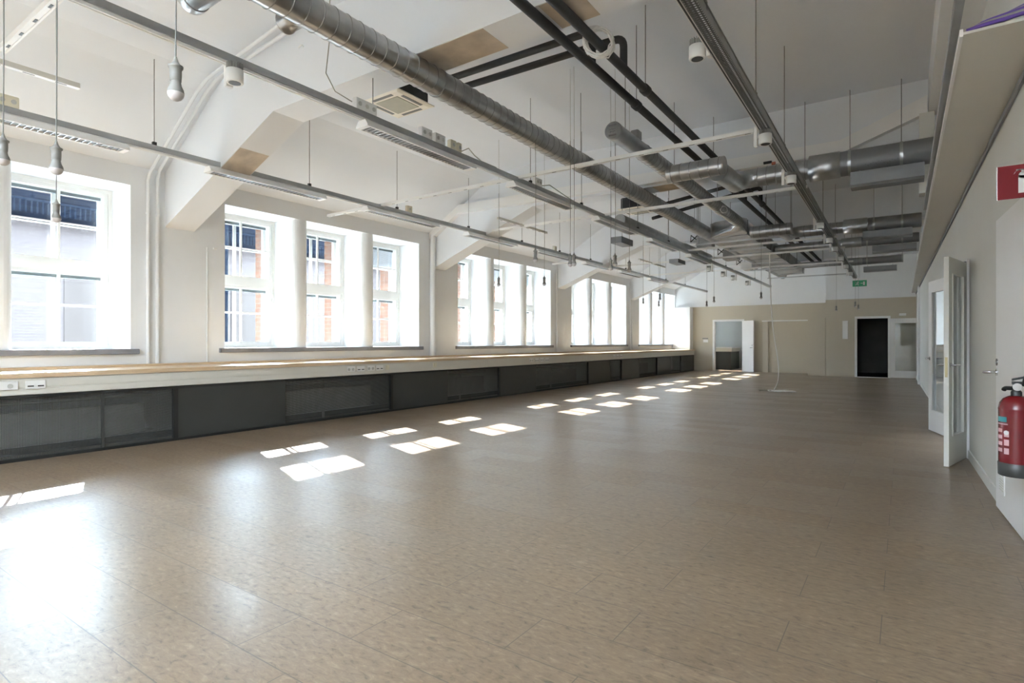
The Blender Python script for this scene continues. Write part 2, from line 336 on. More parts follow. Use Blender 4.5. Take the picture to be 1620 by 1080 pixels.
# room behind the right doorway; dark colours stand in for its shade
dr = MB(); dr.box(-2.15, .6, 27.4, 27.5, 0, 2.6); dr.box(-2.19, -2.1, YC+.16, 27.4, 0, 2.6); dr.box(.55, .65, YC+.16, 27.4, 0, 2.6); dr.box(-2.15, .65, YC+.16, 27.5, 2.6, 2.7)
struct(dr.build('wall_dark_room', 'dark'), 'walls coloured dark for shade in the unlit room behind the right doorway', 'wall')
struct(B(-2.1, .55, YC+.16, 27.4, 0, .006).build('floor_dark_room', 'black'), 'floor coloured dark for shade in the unlit room', 'floor')
# small pale room behind the left doorway, lit through an unseen opening added in its side wall
pr_ = MB(); pr_.box(-8.4, -4.2, 29.2, 29.3, 0, 2.9); pr_.box(-4.3, -4.2, YB+.16, 29.2, 0, 2.9); pr_.box(-8.4, -4.2, YB+.16, 29.3, 2.9, 3.0)
pr_.box(-8.5, -8.4, YB+.16, 29.3, 0, .95); pr_.box(-8.5, -8.4, YB+.16, 26.6, .95, 2.9); pr_.box(-8.5, -8.4, 27.1, 29.3, .95, 2.9); pr_.box(-8.5, -8.4, 26.6, 27.1, 2.0, 2.9)
struct(pr_.build('wall_kitchenette', 'cool'), 'pale blue grey walls of the small room behind the left doorway', 'wall')

# ceiling frames (cranked beams across the room)
for k, yc in enumerate([3.95+PER*i for i in (-2, -1, 0, 1, 2, 3)]):
    if yc < YN: continue
    poly = [(XW, 2.86), (-5.9, 3.88), (1.2, 3.88), (1.2, 4.75), (-6.2, 4.75), (-7.1, 4.52), (XW, 3.68)]
    o = MB().prism(poly, 'y', yc-.2, yc+.2).build('ceiling_beam', 'ceil')
    struct(o, ['white cranked ceiling beam behind the viewer', 'white cranked ceiling beam just behind the viewer', 'white cranked ceiling beam nearest the viewer with two pipes along it',
               'white cranked ceiling beam second from the viewer with a boxed trim', 'white cranked ceiling beam third from the viewer', 'white cranked ceiling beam fourth from the viewer, before the far wall'][k], 'beam')
# bare patches on beam undersides
def patch(x0, x1, y0, y1, label):
    z = 3.8795
    if x1 < -5.9: 
        f_ = lambda x: 2.86+(x-XW)*(1.02/2.6)-.001
    else: f_ = lambda x: z
    t = .002
    o = MB().loft([[(x0, y, f_(x0)), (x1, y, f_(x1)), (x1, y, f_(x1)-t), (x0, y, f_(x0)-t)] for y in (y0, y1)]).build('bare_patch', 'stain')
    tag(o, label, 'stain', None, 'structure')
patch(-7.05, -6.6, 3.76, 4.14, 'bare brownish patch low on the nearest beam')
patch(-3.75, -2.9, 3.76, 4.14, 'bare brownish patch on the nearest beam behind the large duct')
patch(-2.35, -2.0, 3.76, 4.14, 'bare brownish patch on the nearest beam between the black pipes')
patch(-3.5, -2.9, 9.24, 9.62, 'bare brownish patch on the second beam above the ducts')
# boxed trim on frame two + others
def trimbox(yc, lab, right=True):
    pts = [(-8.5, 3.48), (-7.70, 3.95), (-.73, 3.885)]+([(.26, 4.24)] if right else [])
    y0 = yc-.32; mb = MB()
    up = [(-8.5, 3.64), (-7.80, 4.13), (-.73, 4.07)]+([(.26, 4.46)] if right else [])
    for i in range(len(pts)-1):
        mb.prism([pts[i], pts[i+1], up[i+1], up[i]], 'y', y0, yc-.2)
    struct(mb.build('trim_2', 'white'), lab, 'trim')
trimbox(9.43, 'white boxed trim along the front of the second beam')
# upper casing + lower soffit on the right
struct(B(.27, .9, YN, 9.23, 4.22, 4.71).build('trim_3', 'white'), 'white boxed casing under the ceiling on the right', 'casing')
sf = MB()
for y0, y1 in ((3.95, 23.6),):
    sf.loft([[(.27, y0, z), (XR(y0)+.01, y0, z), (XR(y1)+.01, y1, z), (.24, y1, z)] for z in (2.93, 2.945)])
struct(sf.build('trim_4', 'rwall'), 'beige soffit panel running high along the right wall', 'soffit')
struct(MB().obox((.262, 3.95, 2.942), (.232, 23.6, 2.942), (.008, 0, 0), (0, 0, .02)).build('trim_5', 'white'), 'thin white edge strip of the right soffit', 'edge strip')
struct(MB().obox((.245, -1, 3.06), (.24, 9.3, 3.03), (.02, 0, 0), (0, 0, .03)).build('trim_6', 'alu'), 'grey metal channel beside the right soffit', 'channel')
struct(MB().obox((XR(3.95)-.012, 3.95, 2.9), (XR(23.6)-.012, 23.6, 2.9), (.008, 0, 0), (0, 0, .022)).build('trim_7', 'shield'), 'dark grey joint strip under the right soffit', 'joint strip')
struct(B(.30, .62, -2, 3.9, 3.35, 3.4).build('trim_8', 'white'), 'white cable shelf panel above the cable bundle', 'panel')
struct(B(.17, .33, 9.0, 9.229, 3.17, 4.2).build('trim_9', 'rwall'), 'beige boxed stub hanging at the right of the second beam', 'casing')
struct(B(.355, .43, 20.6, 21.2, 0, 2.92).build('trim_10', 'white'), 'white upright post at the far end of the right wall', 'post')
# column casing in the far left corner
struct(B(XW, -7.70, 24.85, YB, 0, 2.78).build('column', 'white'), 'cream boxed column in the far left corner by the last window', 'column')
struct(B(-2.94, -2.36, YC, YB, 0, 2.15).build('partition', 'tan'), 'low tan boxed partition beside the far alcove', 'partition')

# ================================================================ WINDOWS
def slab(mb, y0, y1, z0, z1, x0, x1): mb.box(x0, x1, y0, y1, z0, z1)
def frame_rect(mb, y0, y1, z0, z1, t, x0, x1):
    mb.box(x0, x1, y0, y0+t, z0, z1); mb.box(x0, x1, y1-t, y1, z0, z1); mb.box(x0, x1, y0+t, y1-t, z0, z0+t); mb.box(x0, x1, y0+t, y1-t, z1-t, z1)
def make_window(n, y0, label, blind=0.0):
    t = empty('window_%d' % n, (XF, y0, 1.16), label, 'window', None, 'structure')
    W = 1.2; H0 = 0.0; H1 = 2.19        # local z from the sill
    f = MB(); frame_rect(f, 0, W, 0, H1, .045, -.27, 0)
    f.box(-.27, 0, .045, W-.045, 1.035, 1.145)
    f.build('window_frame', 'wframe', t)
    for nm, z0, z1, zm in (('lower_sash', .045, 1.04, .585), ('upper_sash', 1.14, 2.145, 1.66)):
        for side, xa, xb in (('inner', -.055, -.01), ('outer', -.25, -.21)):
            s_ = MB(); yy0, yy1 = .05, W-.05
            frame_rect(s_, yy0, yy1, z0, z1, .05, xa, xb)
            wc = .014 if side == 'inner' else .024
            s_.box(xa+.005, xb-.005, W/2-wc, W/2+wc, z0+.05, z1-.05)
            s_.box(xa+.008, xb-.008, yy0+.05, W/2-wc, zm-.010, zm+.010); s_.box(xa+.008, xb-.008, W/2+wc, yy1-.05, zm-.010, zm+.010)
            so = s_.build(nm, 'wframe', t)
            g = B((xa+xb)/2-.001, (xa+xb)/2+.001, yy0+.045, yy1-.045, z0+.045, z1-.045).build('glass', 'glass', so)
        bz1 = z1-.055
        hb = .04
        b_ = B(-.15, -.11, .10, W-.10, bz1-hb, bz1).build('blind_headrail', 'blind', t)
        if blind and nm == 'upper_sash':
            sl_ = MB(); k = 0; zz = bz1-hb
            while zz > bz1-hb-blind:
                sl_.obox((-.13, .11, zz), (-.13, W-.11, zz), (.012, 0, .006), (0, 0, .0006)); zz -= .02
            sl_.build('blind_slats', 'blindw', b_)
    h = MB(); h.box(-.012, .012, W-.075, W-.06, .80, .92); h.lathe([(0, .006), (.05, .006)], (-.005, W-.067, .86), (1, 0, 0), 8)
    h.build('window_handle', 'plastic', t)
    hg = MB()
    for z in (.2, .85, 1.3, 2.0): hg.lathe([(0, .008), (.07, .008)], (.006, W-.03, z), (0, 0, 1), 8)
    hg.build('hinge', 'wframe', t)
    return t
pos = ['first', 'middle', 'last']
bayname = ['bay behind the viewer', 'nearest window bay at the left edge', 'second window bay, just past the nearest beam', 'third window bay, in the middle of the wall', 'fourth window bay', 'fifth and farthest window bay']
n = 0
for k, s_ in enumerate(starts):
    for j in range(3):
        if k == 0 and j < 2: pass
        n += 1
        lab = 'white multi-pane window, %s of three in the %s' % (pos[j], bayname[k])
        if k == 2 and j == 2: lab = 'white multi-pane window with a half lowered pale blind, last of three in the second window bay'
        bl = .42 if (k == 2 and j == 2) else (.3 if (k == 3 and j > 0) else 0)
        make_window(n, s_+1.5*j, lab, bl)
        lp = bpy.data.lights.new('sky_portal', 'AREA'); lp.shape = 'RECTANGLE'; lp.size = 1.2; lp.size_y = 2.2; lp.energy = 1
        try: lp.cycles.is_portal = True
        except Exception: pass
        lo_ = bpy.data.objects.new('sky_portal', lp); C.objects.link(lo_); lo_.location = (XO-.52, s_+1.5*j+.6, 2.25); lo_.rotation_euler = (0, -math.pi/2, 0)
        if k == 0 and j == 0: portal_dir = lo_
for k, s_ in enumerate(starts):
    o = MB().bevbox(XF-.02, XW+.06, s_-.09, min(s_+4.29, 24.84), 1.09, 1.16, .008).build('window_sill', 'sill')
    struct(o, 'grey window sill board of the '+bayname[k], 'sill')

# ================================================================ OUTSIDE
og = B(-60, -9.9, -40, 70, -0.9, -0.6).build('outside_ground', 'bounce_ground'); struct(og, 'unseen yard ground made pale to bounce daylight indoors', 'ground')  # unseen ground, raised and pale to bounce daylight onto the ceiling
for nm_, lc_, rt_, sx_, sy_ in (('b', (-1.8, -5.45, 4.95), (0, 0, 0), 4.1, 3.2),):
    lp = bpy.data.lights.new('sky_portal', 'AREA'); lp.shape = 'RECTANGLE'; lp.size = sx_; lp.size_y = sy_; lp.energy = 1; lp.cycles.is_portal = True
    lo_ = bpy.data.objects.new('sky_portal', lp); C.objects.link(lo_); lo_.location = lc_; lo_.rotation_euler = rt_
t = empty('outside_building', (-21, 10, -4), 'pale brick building across the yard seen through the windows', 'building', None, 'structure')
B(-3, 0, -45, 15, 0, 8.9).build('facade', 'brickp', t)
MB().prism([(.12, 8.95), (-.4, 8.95), (-1.7, 10.55), (-1.6, 10.6)], 'y', -45, 15).build('roof_slope', 'slate', t)
B(.0, .5, -45, 15, 8.8, 8.95).build('gutter', 'slate', t)
rr = MB()
for i in range(345): rr.box(.45, .48, -30+i*.13, -29.96+i*.13, 8.95, 9.32)
rr.box(.44, .49, -30, 15, 9.3, 9.36)
rr.build('roof_railing', 'outrail', t)
dp = MB()
for y in (-21.5, -13.9, -6.3, 1.0, 9.0): dp.tube([(.6, y, 0), (.6, y, 10.4)], .16, 8)
dp.build('drain_pipe', 'outrail', t)
ow = MB()
for i in range(10):
    for z in (1.2, 5.2): ow.box(-.1, .03, -40+i*5.2, -38.4+i*5.2, z, z+2.0)
ow.build('far_window', 'outwin', t)

# ================================================================ BENCH AND RADIATOR COVERS
XFc = -7.60
t = empty('workbench', (-8.0, 10, .9), 'long oiled wood bench top running under all the windows', 'bench')
MB().box(-.5, .43, -17.9, 15.2, -.025, .025).build('bench_top', 'wood', t)
MB().box(-.5, -.36, -17.9, 14.84, .025, .055).build('back_rail', 'wood', t)
t = empty('cable_trunking', (XFc, 10, .78), 'beige cable trunking fascia under the wooden bench top', 'trunking')
MB().box(-.04, .0, -17.9, 15.15, -.085, .095).build('trunking_body', 'fascia', t)
MB().box(0, .012, -17.9, 15.15, .0, .085).build('trunking_cover', 'fascia', t)
MB().box(0, .008, -17.9, 15.15, -.08, -.012).build('trunking_lower_cover', 'fascia', t)
units = [(-6.2, -.1, .55), (-.1, 3.49, 0), (3.49, 7.18, .42), (7.18, 10.51, .46), (10.51, 14.96, .35), (14.96, 17.35, .62), (17.35, 20.61, .46), (20.61, 23.38, .55), (23.38, 25.1, 1.0)]
ulab = ['behind the viewer', 'at the left edge with only mesh showing', 'second along the wall, below the first beam', 'third along the wall', 'fourth along the wall', 'fifth along the wall', 'sixth along the wall', 'seventh along the wall', 'last before the far wall, all solid']
for i, ((a, b_, fs), lb) in enumerate(zip(units, ulab)):
    t = empty('radiator_cover', (XFc, a, 0), 'anthracite radiator cover with sliding panels, '+lb, 'radiator cover', 'radiator covers under the bench')
    L = b_-a
    fr = MB(); fr.box(-.05, 0, 0, L, 0, .035); fr.box(-.05, 0, 0, L, .66, .69); fr.box(-.05, 0, 0, .02, .035, .66); fr.box(-.05, 0, L-.035, L, .035, .66)
    fr.build('cover_frame', 'black', t)
    ls = L*fs
    if fs > 0:
        MB().box(-.022, -.012, .02, ls, .035, .66).build('solid_panel', 'panel', t)
    if fs < 1:
        MB().box(-.0301, -.030, ls if ls else .02, L-.035, .035, .66).build('mesh_panel', 'perf', t)
        if fs == 0: MB().box(-.04, -.02, 2.78, 2.81, .035, .66).build('panel_seam', 'panel', t)
    # radiator inside
    if i < 8:
        rd = empty('radiator', (XFc-.32, a+max(ls, .05)+.1, .12), 'pale ribbed radiator behind the mesh, '+lb.split(',')[0], 'radiator', 'radiators behind the mesh')
        LL = L-max(ls, .05)-.35
        p = MB(); p.box(-.09, -.07, 0, LL, 0, .36); p.box(.02, .04, 0, LL, 0, .36)
        j = 0
        while j*.06 < LL-.05: p.box(-.07, .02, j*.06, j*.06+.006, .02, .34); j += 1
        p.build('fin_block', 'rad', rd)
        q = MB(); q.tube([(.0, -.05, .46), (.0, LL+.1, .46)], .016, 8); q.tube([(.0, -.05, .02), (.0, LL+.1, .02)], .016, 8); q.tube([(.0, LL*.45, .02), (.0, LL*.45, .5)], .016, 8); q.tube([(0, LL*.45, -.12), (0, LL*.45, .02)], .02, 8)
        q.build('supply_pipe', 'rad', rd)
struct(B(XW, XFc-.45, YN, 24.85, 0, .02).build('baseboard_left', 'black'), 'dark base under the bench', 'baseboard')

# sockets in the trunking
def socket(y, wid, kind, label, col='plastic'):
    t = empty('power_socket', (XFc+.012, y, .8), label, 'socket', 'sockets in the bench trunking')
    MB().bevbox(0, .012, 0, wid, -.045, .045, .004).build('socket_plate', col, t)
    m_ = 2 if wid > .12 else 1
    for i in range(m_):
        yc = wid*(i+.5)/m_; h = MB()
        if kind == 'power':
            r = min(.024, wid/m_*.36)
            h.lathe([(0, r), (.004, r), (.004, r*.86), (.001, r*.86)], (.0122, yc, -.006), (1, 0, 0), 16)
        elif kind == 'data': h.box(.0122, .0145, yc-.026, yc+.026, -.022, -.008)
        else: h.box(.0122, .017, yc-.018, yc+.018, -.03, .03)
        h.build('socket_insert', 'ink' if kind == 'data' else ('rad' if kind == 'power' else col), t)
socket(1.66, .26, 'power', 'double power socket in the trunking at the far left edge')
socket(1.98, .17, 'data', 'double data socket in the trunking near the left edge')
socket(6.15, .17, 'power', 'double power socket, first in the row of five under the second window bay')
socket(6.36, .17, 'data', 'double data socket, second in the row of five under the second window bay')
socket(6.58, .17, 'power', 'double power socket, third in the row of five under the second window bay')
socket(6.78, .17, 'data', 'double data socket, fourth in the row of five under the second window bay')
socket(7.01, .085, 'blank', 'cream blank socket ending the row of five', 'cream')
socket(8.24, .11, 'blank', 'single cream switch plate alone on the trunking after the second bay', 'cream')
for i, y in enumerate((11.72, 11.97, 12.22, 12.47)):
    socket(y, .17, 'power' if i % 2 == 0 else 'data', 'white socket, %s of four under the third window bay' % ['first', 'second', 'third', 'last'][i])
for i, y in enumerate((16.6, 16.87, 17.14)):
    socket(y, .17, 'data', 'white socket, %s of three under the fourth window bay' % ['first', 'middle', 'last'][i])

# ================================================================ WALL PIPES
def pipe(name, pts, r, m, label, cat='pipe', n=12, clips=()):
    o = MB().tube(pts, r, n).build(name, m); tag(o, label, cat)
    for (x, y, z) in clips:
        MB().lathe([(-.012, r*1.35), (.012, r*1.35)], (x, y, z), (0, 0, 1), n).build('pipe_clip', 'plaster', o)
    return o
for i, (y, dz) in enumerate(((3.52, .05), (3.64, 0.0))):
    x = XW+.035
    pipe('heating_pipe', [(x, y, .96), (x, y, 3.50-dz), (x+.06, y, 3.60-dz), (-7.15, y, 4.37-dz*.9), (-6.9, y, 4.47-dz*.9), (-5.4, y, 4.6)], .021, 'plaster',
         ['white painted pipe, left one of the pair climbing before the nearest beam', 'white painted pipe, right one of the pair beside the nearest beam'][i], clips=((x, y, 3.0), (x, y, 1.9)))
pipe('conduit', [(XW+.012, 4.33, .955), (XW+.012, 4.33, 2.65)], .009, 'plaster', 'thin white conduit on the wall left of the second window bay', n=8, clips=((XW+.012, 4.33, 1.35),))
pipe('drain_pipe', [(XW+.07, 9.16, .955), (XW+.07, 9.16, 3.60)], .062, 'plaster', 'thick white round pipe dropping from the second beam trim', n=18)
pipe('conduit', [(XW+.02, 14.6, .955), (XW+.02, 14.6, 3.4)], .02, 'plaster', 'white wall pipe left of the third beam', n=8)
pipe('conduit', [(XW+.03, 20.1, .955), (XW+.03, 20.1, 3.5)], .025, 'plaster', 'white wall pipe left of the fourth beam', n=8)
pipe('conduit', [(XW+.03, 20.28, .955), (XW+.03, 20.28, 2.1)], .02, 'plaster', 'short white wall pipe beside the fourth beam', n=8)

# ================================================================ TRACKS AND RAILS
def make_track(x, y0, y1, z, label, rods, ztop):
    t = empty('lighting_track', (x, y0, z), label, 'lighting track')
    L = y1-y0
    a = MB(); a.box(-.03, .03, 0, L, -.03, .012); a.box(-.03, -.024, 0, L, .012, .03); a.box(.024, .03, 0, L, .012, .03)
    a.build('aluminium_profile', 'alu', t)
    b_ = MB(); b_.box(-.022, -.008, 0, L, -.052, -.03); b_.box(.008, .022, 0, L, -.052, -.03); b_.box(-.008, .008, 0, L, -.038, -.03)
    b_.build('power_rail', 'plastic', t)
    MB().box(-.05, -.032, 0, L, -.012, .03).build('cable_channel', 'dsteel', t)
    for y in rods:
        zt = ztop
        r = MB().tube([(0, y-y0, .03), (0, y-y0, zt-z)], .0048, 8).build('hanger_rod', 'rod', t)
        MB().box(-.018, .018, y-y0-.02, y-y0+.02, .028, .07).build('hanger_clamp', 'black', r)
    return t
make_track(-7.06, -3, 26.0-.8, 3.47, 'grey aluminium lighting track nearest the windows', [1.0, 3.0, 5.06, 6.78, 8.7, 10.6, 12.3, 14.0, 16.4, 18.4, 20.0, 22.2], 4.5)
make_track(-4.35, -3, 24.4, 3.47, 'grey aluminium lighting track in the middle beside the large duct', [1.2, 3.85, 6.75, 8.3, 10.7, 12.5, 14.6, 17.5, 21.5], 4.72)
# right track with a perforated tray
def TX(y): return -1.12-.0115*y      # the right track is not quite parallel to the room
t = empty('lighting_track', (TX(-1), -1, 3.47), 'white lighting track with perforated grey tray on the right', 'lighting track', rz=math.atan(.0115))
MB().box(-.052, -.02, 0, 23.9, -.01, .03).build('power_rail', 'plastic', t)
MB().box(-.042, -.030, 0, 23.9, -.012, -.0101).build('rail_slot', 'black', t)
MB().box(-.014, .070, 0, 23.9, -.0205, -.020).build('perforated_bottom', 'tray', t)
tt = MB(); tt.box(.066, .07, 0, 23.9, -.02, .06); tt.box(-.018, -.014, 0, 23.9, -.02, .06); tt.box(.07, .078, 0, 23.9, .055, .06)
tt.build('cable_tray', 'dsteel', t)
for y in (3.9, 5.6, 7.25, 9.1, 11.6, 14.2, 17.0, 20.0):
    r = MB().tube([(.06, y+1, .05), (.06, y+1, 1.25 if not (9.2 < y < 9.7) else .41)], .0048, 8).build('hanger_rod', 'rod', t)
    MB().box(.05, .072, y+.985, y+1.015, .03, .09).build('hanger_clamp', 'rod', r)

def make_rail(x0, x1, y, label, z=3.5, slots=True):
    t = empty('support_rail', (x0, y, z), label, 'rail')
    L = x1-x0
    a = MB(); a.box(0, L, -.025, -.021, -.02, .02); a.box(0, L, .021, .025, -.02, .02); a.box(0, L, -.021, .021, .016, .02); a.box(0, L, -.025, -.012, -.023, -.02); a.box(0, L, .012, .025, -.023, -.02)
    a.box(0, L, -.012, .012, -.019, -.017)
    a.build('rail_channel', 'plastic', t)
    s_ = MB(); i = 0
    while i*.3+.15 < L: s_.box(i*.3+.12, i*.3+.18, -.008, .008, -.0215, -.019); i += 1
    s_.build('rail_slot', 'ink', t)
    return t
make_rail(-5.75, -1.14, 1.36, 'white slotted rail crossing the top left corner', 3.52)
make_rail(-8.42, -1.24, 6.42, 'white cross rail nearest below the large duct, ending before the second bay')
make_rail(-8.3, -7.03, 14.05, 'short white cross rail ending above the third window bay')
make_rail(-6.8, -1.14, 9.15, 'white cross rail, second from the viewer')
make_rail(-4.35, -1.14, 13.85, 'white cross rail, third from the viewer')
make_rail(-7.4, -1.14, 15.55, 'white cross rail, fourth from the viewer')
make_rail(-7.06, -1.14, 18.3, 'white cross rail, farthest one before the exit sign')
def yrail(x, y0, y1, label):
    t = empty('slotted_strip', (x, y0, 3.5), label, 'rail')
    L = y1-y0
    MB().box(-.022, .022, 0, L, -.018, .022).build('strip_body', 'fascia', t)
    MB().box(-.022, .022, 0, L, -.023, -.018).build('strip_face', 'plastic', t)
    s_ = MB(); i = 0
    while i*.22+.12 < L: s_.box(-.006, .006, i*.22+.06, i*.22+.14, -.0245, -.0228); i += 1
    s_.build('strip_slot', 'ink', t)
yrail(-5.97, .6, 1.93, 'short white slotted strip ending in mid air at the top left')
yrail(-6.05, 8.30, 10.0, 'short slotted strip hanging near the second beam')
yrail(-5.9, 14.6, 16.6, 'short white slotted strip hanging before the far wall')

# louvre luminaires
def make_lum(label):
    t = empty('louvre_luminaire', (0, 0, 0), label, 'ceiling light', 'louvred luminaires under the tracks')
    L = 1.7
    # trapezoid housing, open below
    h = MB()
    h.loft([[(-.05, y, 0), (.05, y, 0), (.085, y, -.055), (.085, y, -.068), (.068, y, -.068), (.06, y, -.05), (-.06, y, -.05), (-.068, y, -.068), (-.085, y, -.068), (-.085, y, -.055)] for y in (0, L)])
    h.box(-.085, .085, 0, .05, -.068, -.045); h.box(-.085, .085, L-.05, L, -.068, -.045)
    h.build('housing', 'white', t)
    l = MB()
    for i in range(30):
        y = .08+i*(L-.16)/29; l.box(-.066, .066, y-.003, y+.003, -.066, -.051)
    l.build('louvre', 'chrome', t)
    MB().box(-.064, .064, .05, L-.05, -.0515, -.0505).build('reflector', 'shield', t)
    return t
lum0 = make_lum('louvred strip light on the window track at the left edge'); lum0.location = (-7.06, 1.02, 3.418)
for (x, y, lb) in [(-7.06, 3.6, 'louvred strip light on the window track below the nearest beam'), (-7.06, 6.08, 'louvred strip light on the window track beside the second beam'),
                   (-7.06, 8.62, 'louvred strip light on the window track over the third window bay'), (-7.06, 11.2, 'louvred strip light on the window track past the third bay'), (-7.06, 13.6, 'louvred strip light on the window track before the fourth bay'), (-7.06, 15.9, 'louvred strip light on the window track at the fourth bay'),
                   (-7.06, 18.3, 'farthest louvred strip light on the window track'),
                   (-4.35, 3.71, 'louvred strip light on the middle track with socket boxes on top'), (-4.35, 6.25, 'louvred strip light on the middle track, second along it'),
                   (-4.35, 8.8, 'louvred strip light on the middle track, third along it'), (-4.35, 11.3, 'louvred strip light on the middle track, fourth along it'), (-4.35, 13.9, 'louvred strip light on the middle track, farthest')]:
    dup(lum0, (x, y, 3.418), lb)

# junction boxes on the tracks
def jbox(x, y, label, kind='white', wid=.16):
    t = empty('junction_box', (x, y, 3.50), label, 'junction box', 'socket boxes on the lighting tracks')
    col = 'cream' if kind == 'cream' else 'plastic'
    MB().bevbox(-.03, .03, 0, wid, 0, .11, .006).build('box_body', col, t)
    h = MB(); m_ = max(1, int(wid/.08))
    for i in range(m_):
        h.lathe([(0, .022), (.004, .022), (.004, .018), (.002, .018)], (.031, wid*(i+.5)/m_, .055), (1, 0, 0), 14)
    h.build('socket_ring', 'rad', t)
jbox(-7.06, 1.62, 'cream socket box on the window track at the left edge', 'cream', .17)
jbox(-7.06, 7.0, 'cream socket box on the window track before the second beam', 'cream', .12)
jbox(-7.06, 12.0, 'small cream socket box on the window track above the third bay', 'cream', .12)
jbox(-4.35, 3.62, 'large white socket box on the middle track at the end of the near strip light', 'white', .26)
jbox(-4.35, 4.52, 'white double socket box on the middle track, left of two', 'white', .17)
jbox(-4.35, 4.74, 'white double socket box on the middle track, right of two', 'white', .17)
jbox(-4.35, 5.0, 'tall cream socket box on the middle track next to the double sockets', 'cream', .10)
jbox(-4.35, 5.13, 'small cream box at the cable bundle on the middle track', 'cream', .07)
jbox(-4.35, 6.85, 'white socket box on the middle track past the first cross rail', 'white', .17)
# loose cables on top of the middle track
tag(MB().tube([(-4.36, 3.6, 3.56), (-4.42, 3.45, 3.62), (-4.36, 3.3, 3.72), (-4.1, 3.15, 3.95), (-3.85, 2.95, 4.1), (-3.8, 2.85, 4.15)], .005, 6).build('loose_cable', 'gcable'), 'thin grey cable rising from the near socket box to the duct', 'cable')
tag(MB().tube([(-4.33, 5.2, 3.52), (-4.30, 5.3, 3.58), (-4.33, 5.45, 3.54), (-4.34, 5.6, 3.51), (-4.33, 5.9, 3.505)], .007, 6).build('loose_cable', 'gcable'), 'grey cable drooping over the middle track after the socket boxes', 'cable')
tag(MB().tube([(-4.33, 7.03, 3.53), (-4.3, 7.2, 3.57), (-4.33, 7.6, 3.54), (-4.34, 8.0, 3.505)], .007, 6).build('loose_cable', 'gcable'), 'grey cable drooping over the middle track past the first cross rail', 'cable')

# spotlights
def make_spot(label):
    t = empty('track_spotlight', (0, 0, 0), label, 'spotlight', 'cylinder spotlights on the tracks')
    MB().bevbox(-.035, .0, -.03, .03, -.21, .0, .006).build('driver_box', 'plastic', t)
    b_ = MB(); b_.lathe([(-.20, .052), (-.20, .06), (-.195, .063), (-.10, .063), (-.098, .055)], (-.11, 0, 0), (0, 0, 1), 24)
    body = b_.build('spot_body', 'plastic', t)
    f = MB()
    for k in range(18):
        a = 2*math.pi*k/18; dx, dy = math.cos(a), math.sin(a)
        f.obox((-.11+dx*.02, dy*.02, -.075), (-.11+dx*.060, dy*.060, -.075), (-dy*.002, dx*.002, 0), (0, 0, .028))
    f.lathe([(-.10, .03), (-.05, .03)], (-.11, 0, 0), (0, 0, 1), 12)
    f.build('heat_sink', 'spotfin', t)
    MB().lathe([(-.201, .045), (-.19, .045)], (-.11, 0, 0), (0, 0, 1), 20).build('lens', 'black', t)
    MB().box(-.06, -.03, -.012, .012, -.13, -.10).build('bracket', 'plastic', t)
    return t
sp0 = make_spot('white cylinder spotlight on the right track, nearest the viewer'); sp0.location = (TX(4.45)-.04, 4.45, 3.655)
rl = ['second along it, at the first cross rail', 'third along it', 'fourth along it', 'fifth along it', 'sixth along it', 'seventh along it', 'eighth along it', 'last one, just before the exit sign']
for y, lb in zip((6.33, 8.1, 11.6, 13.4, 14.7, 16.5, 18.3, 20.3), rl):
    dup(sp0, (TX(y)-.095, y, 3.505), 'white cylinder spotlight on the right track, '+lb, rz=math.pi)
    # keep cylinder toward the room's right side as in the photo
sp = dup(sp0, (-4.40, 2.40, 3.47), 'white cylinder spotlight on the middle track near the nearest beam', rz=math.pi)
for y, lb in ((16.1, 'first'), (17.6, 'second'), (18.8, 'third'), (20.8, 'last')):
    dup(sp0, (-4.35, y, 3.42), 'white cylinder spotlight under the far end of the middle track, %s of four' % lb)

# ================================================================ PENDANT BULBS
def make_bulb():
    t = empty('pendant_bulb', (0, 0, 0), 'x', 'light bulb', 'bare bulbs on cords')
    MB().lathe([(.075, .012), (.078, .020), (.10, .021), (.128, .021), (.130, .026), (.138, .027), (.142, .018), (.155, .010), (.175, .004)], n=20).build('lamp_holder', 'bulbbody', t)
    MB().lathe([(.031, .0305), (.045, .028), (.060, .021), (.076, .018), (.080, .018)], n=20).build('bulb_neck', 'bulbbody', t)
    MB().lathe([(0, .001), (.002, .010), (.008, .020), (.018, .0275), (.028, .030), (.0315, .0305)], n=20).build('bulb_globe', 'bulbglass', t)
    return t
bul = [(-2.37, 1.36, 2.42, 'nearest, hanging large at the top left')]
def bulb_at(u, v, zb):
    r = (u-810)/895.; ww = (541-v)/895.; s_, c_ = math.sin(YAW), math.cos(YAW)
    t = (zb-1.25)/ww; return ((r*c_-s_)*t, (r*s_+c_)*t, zb)
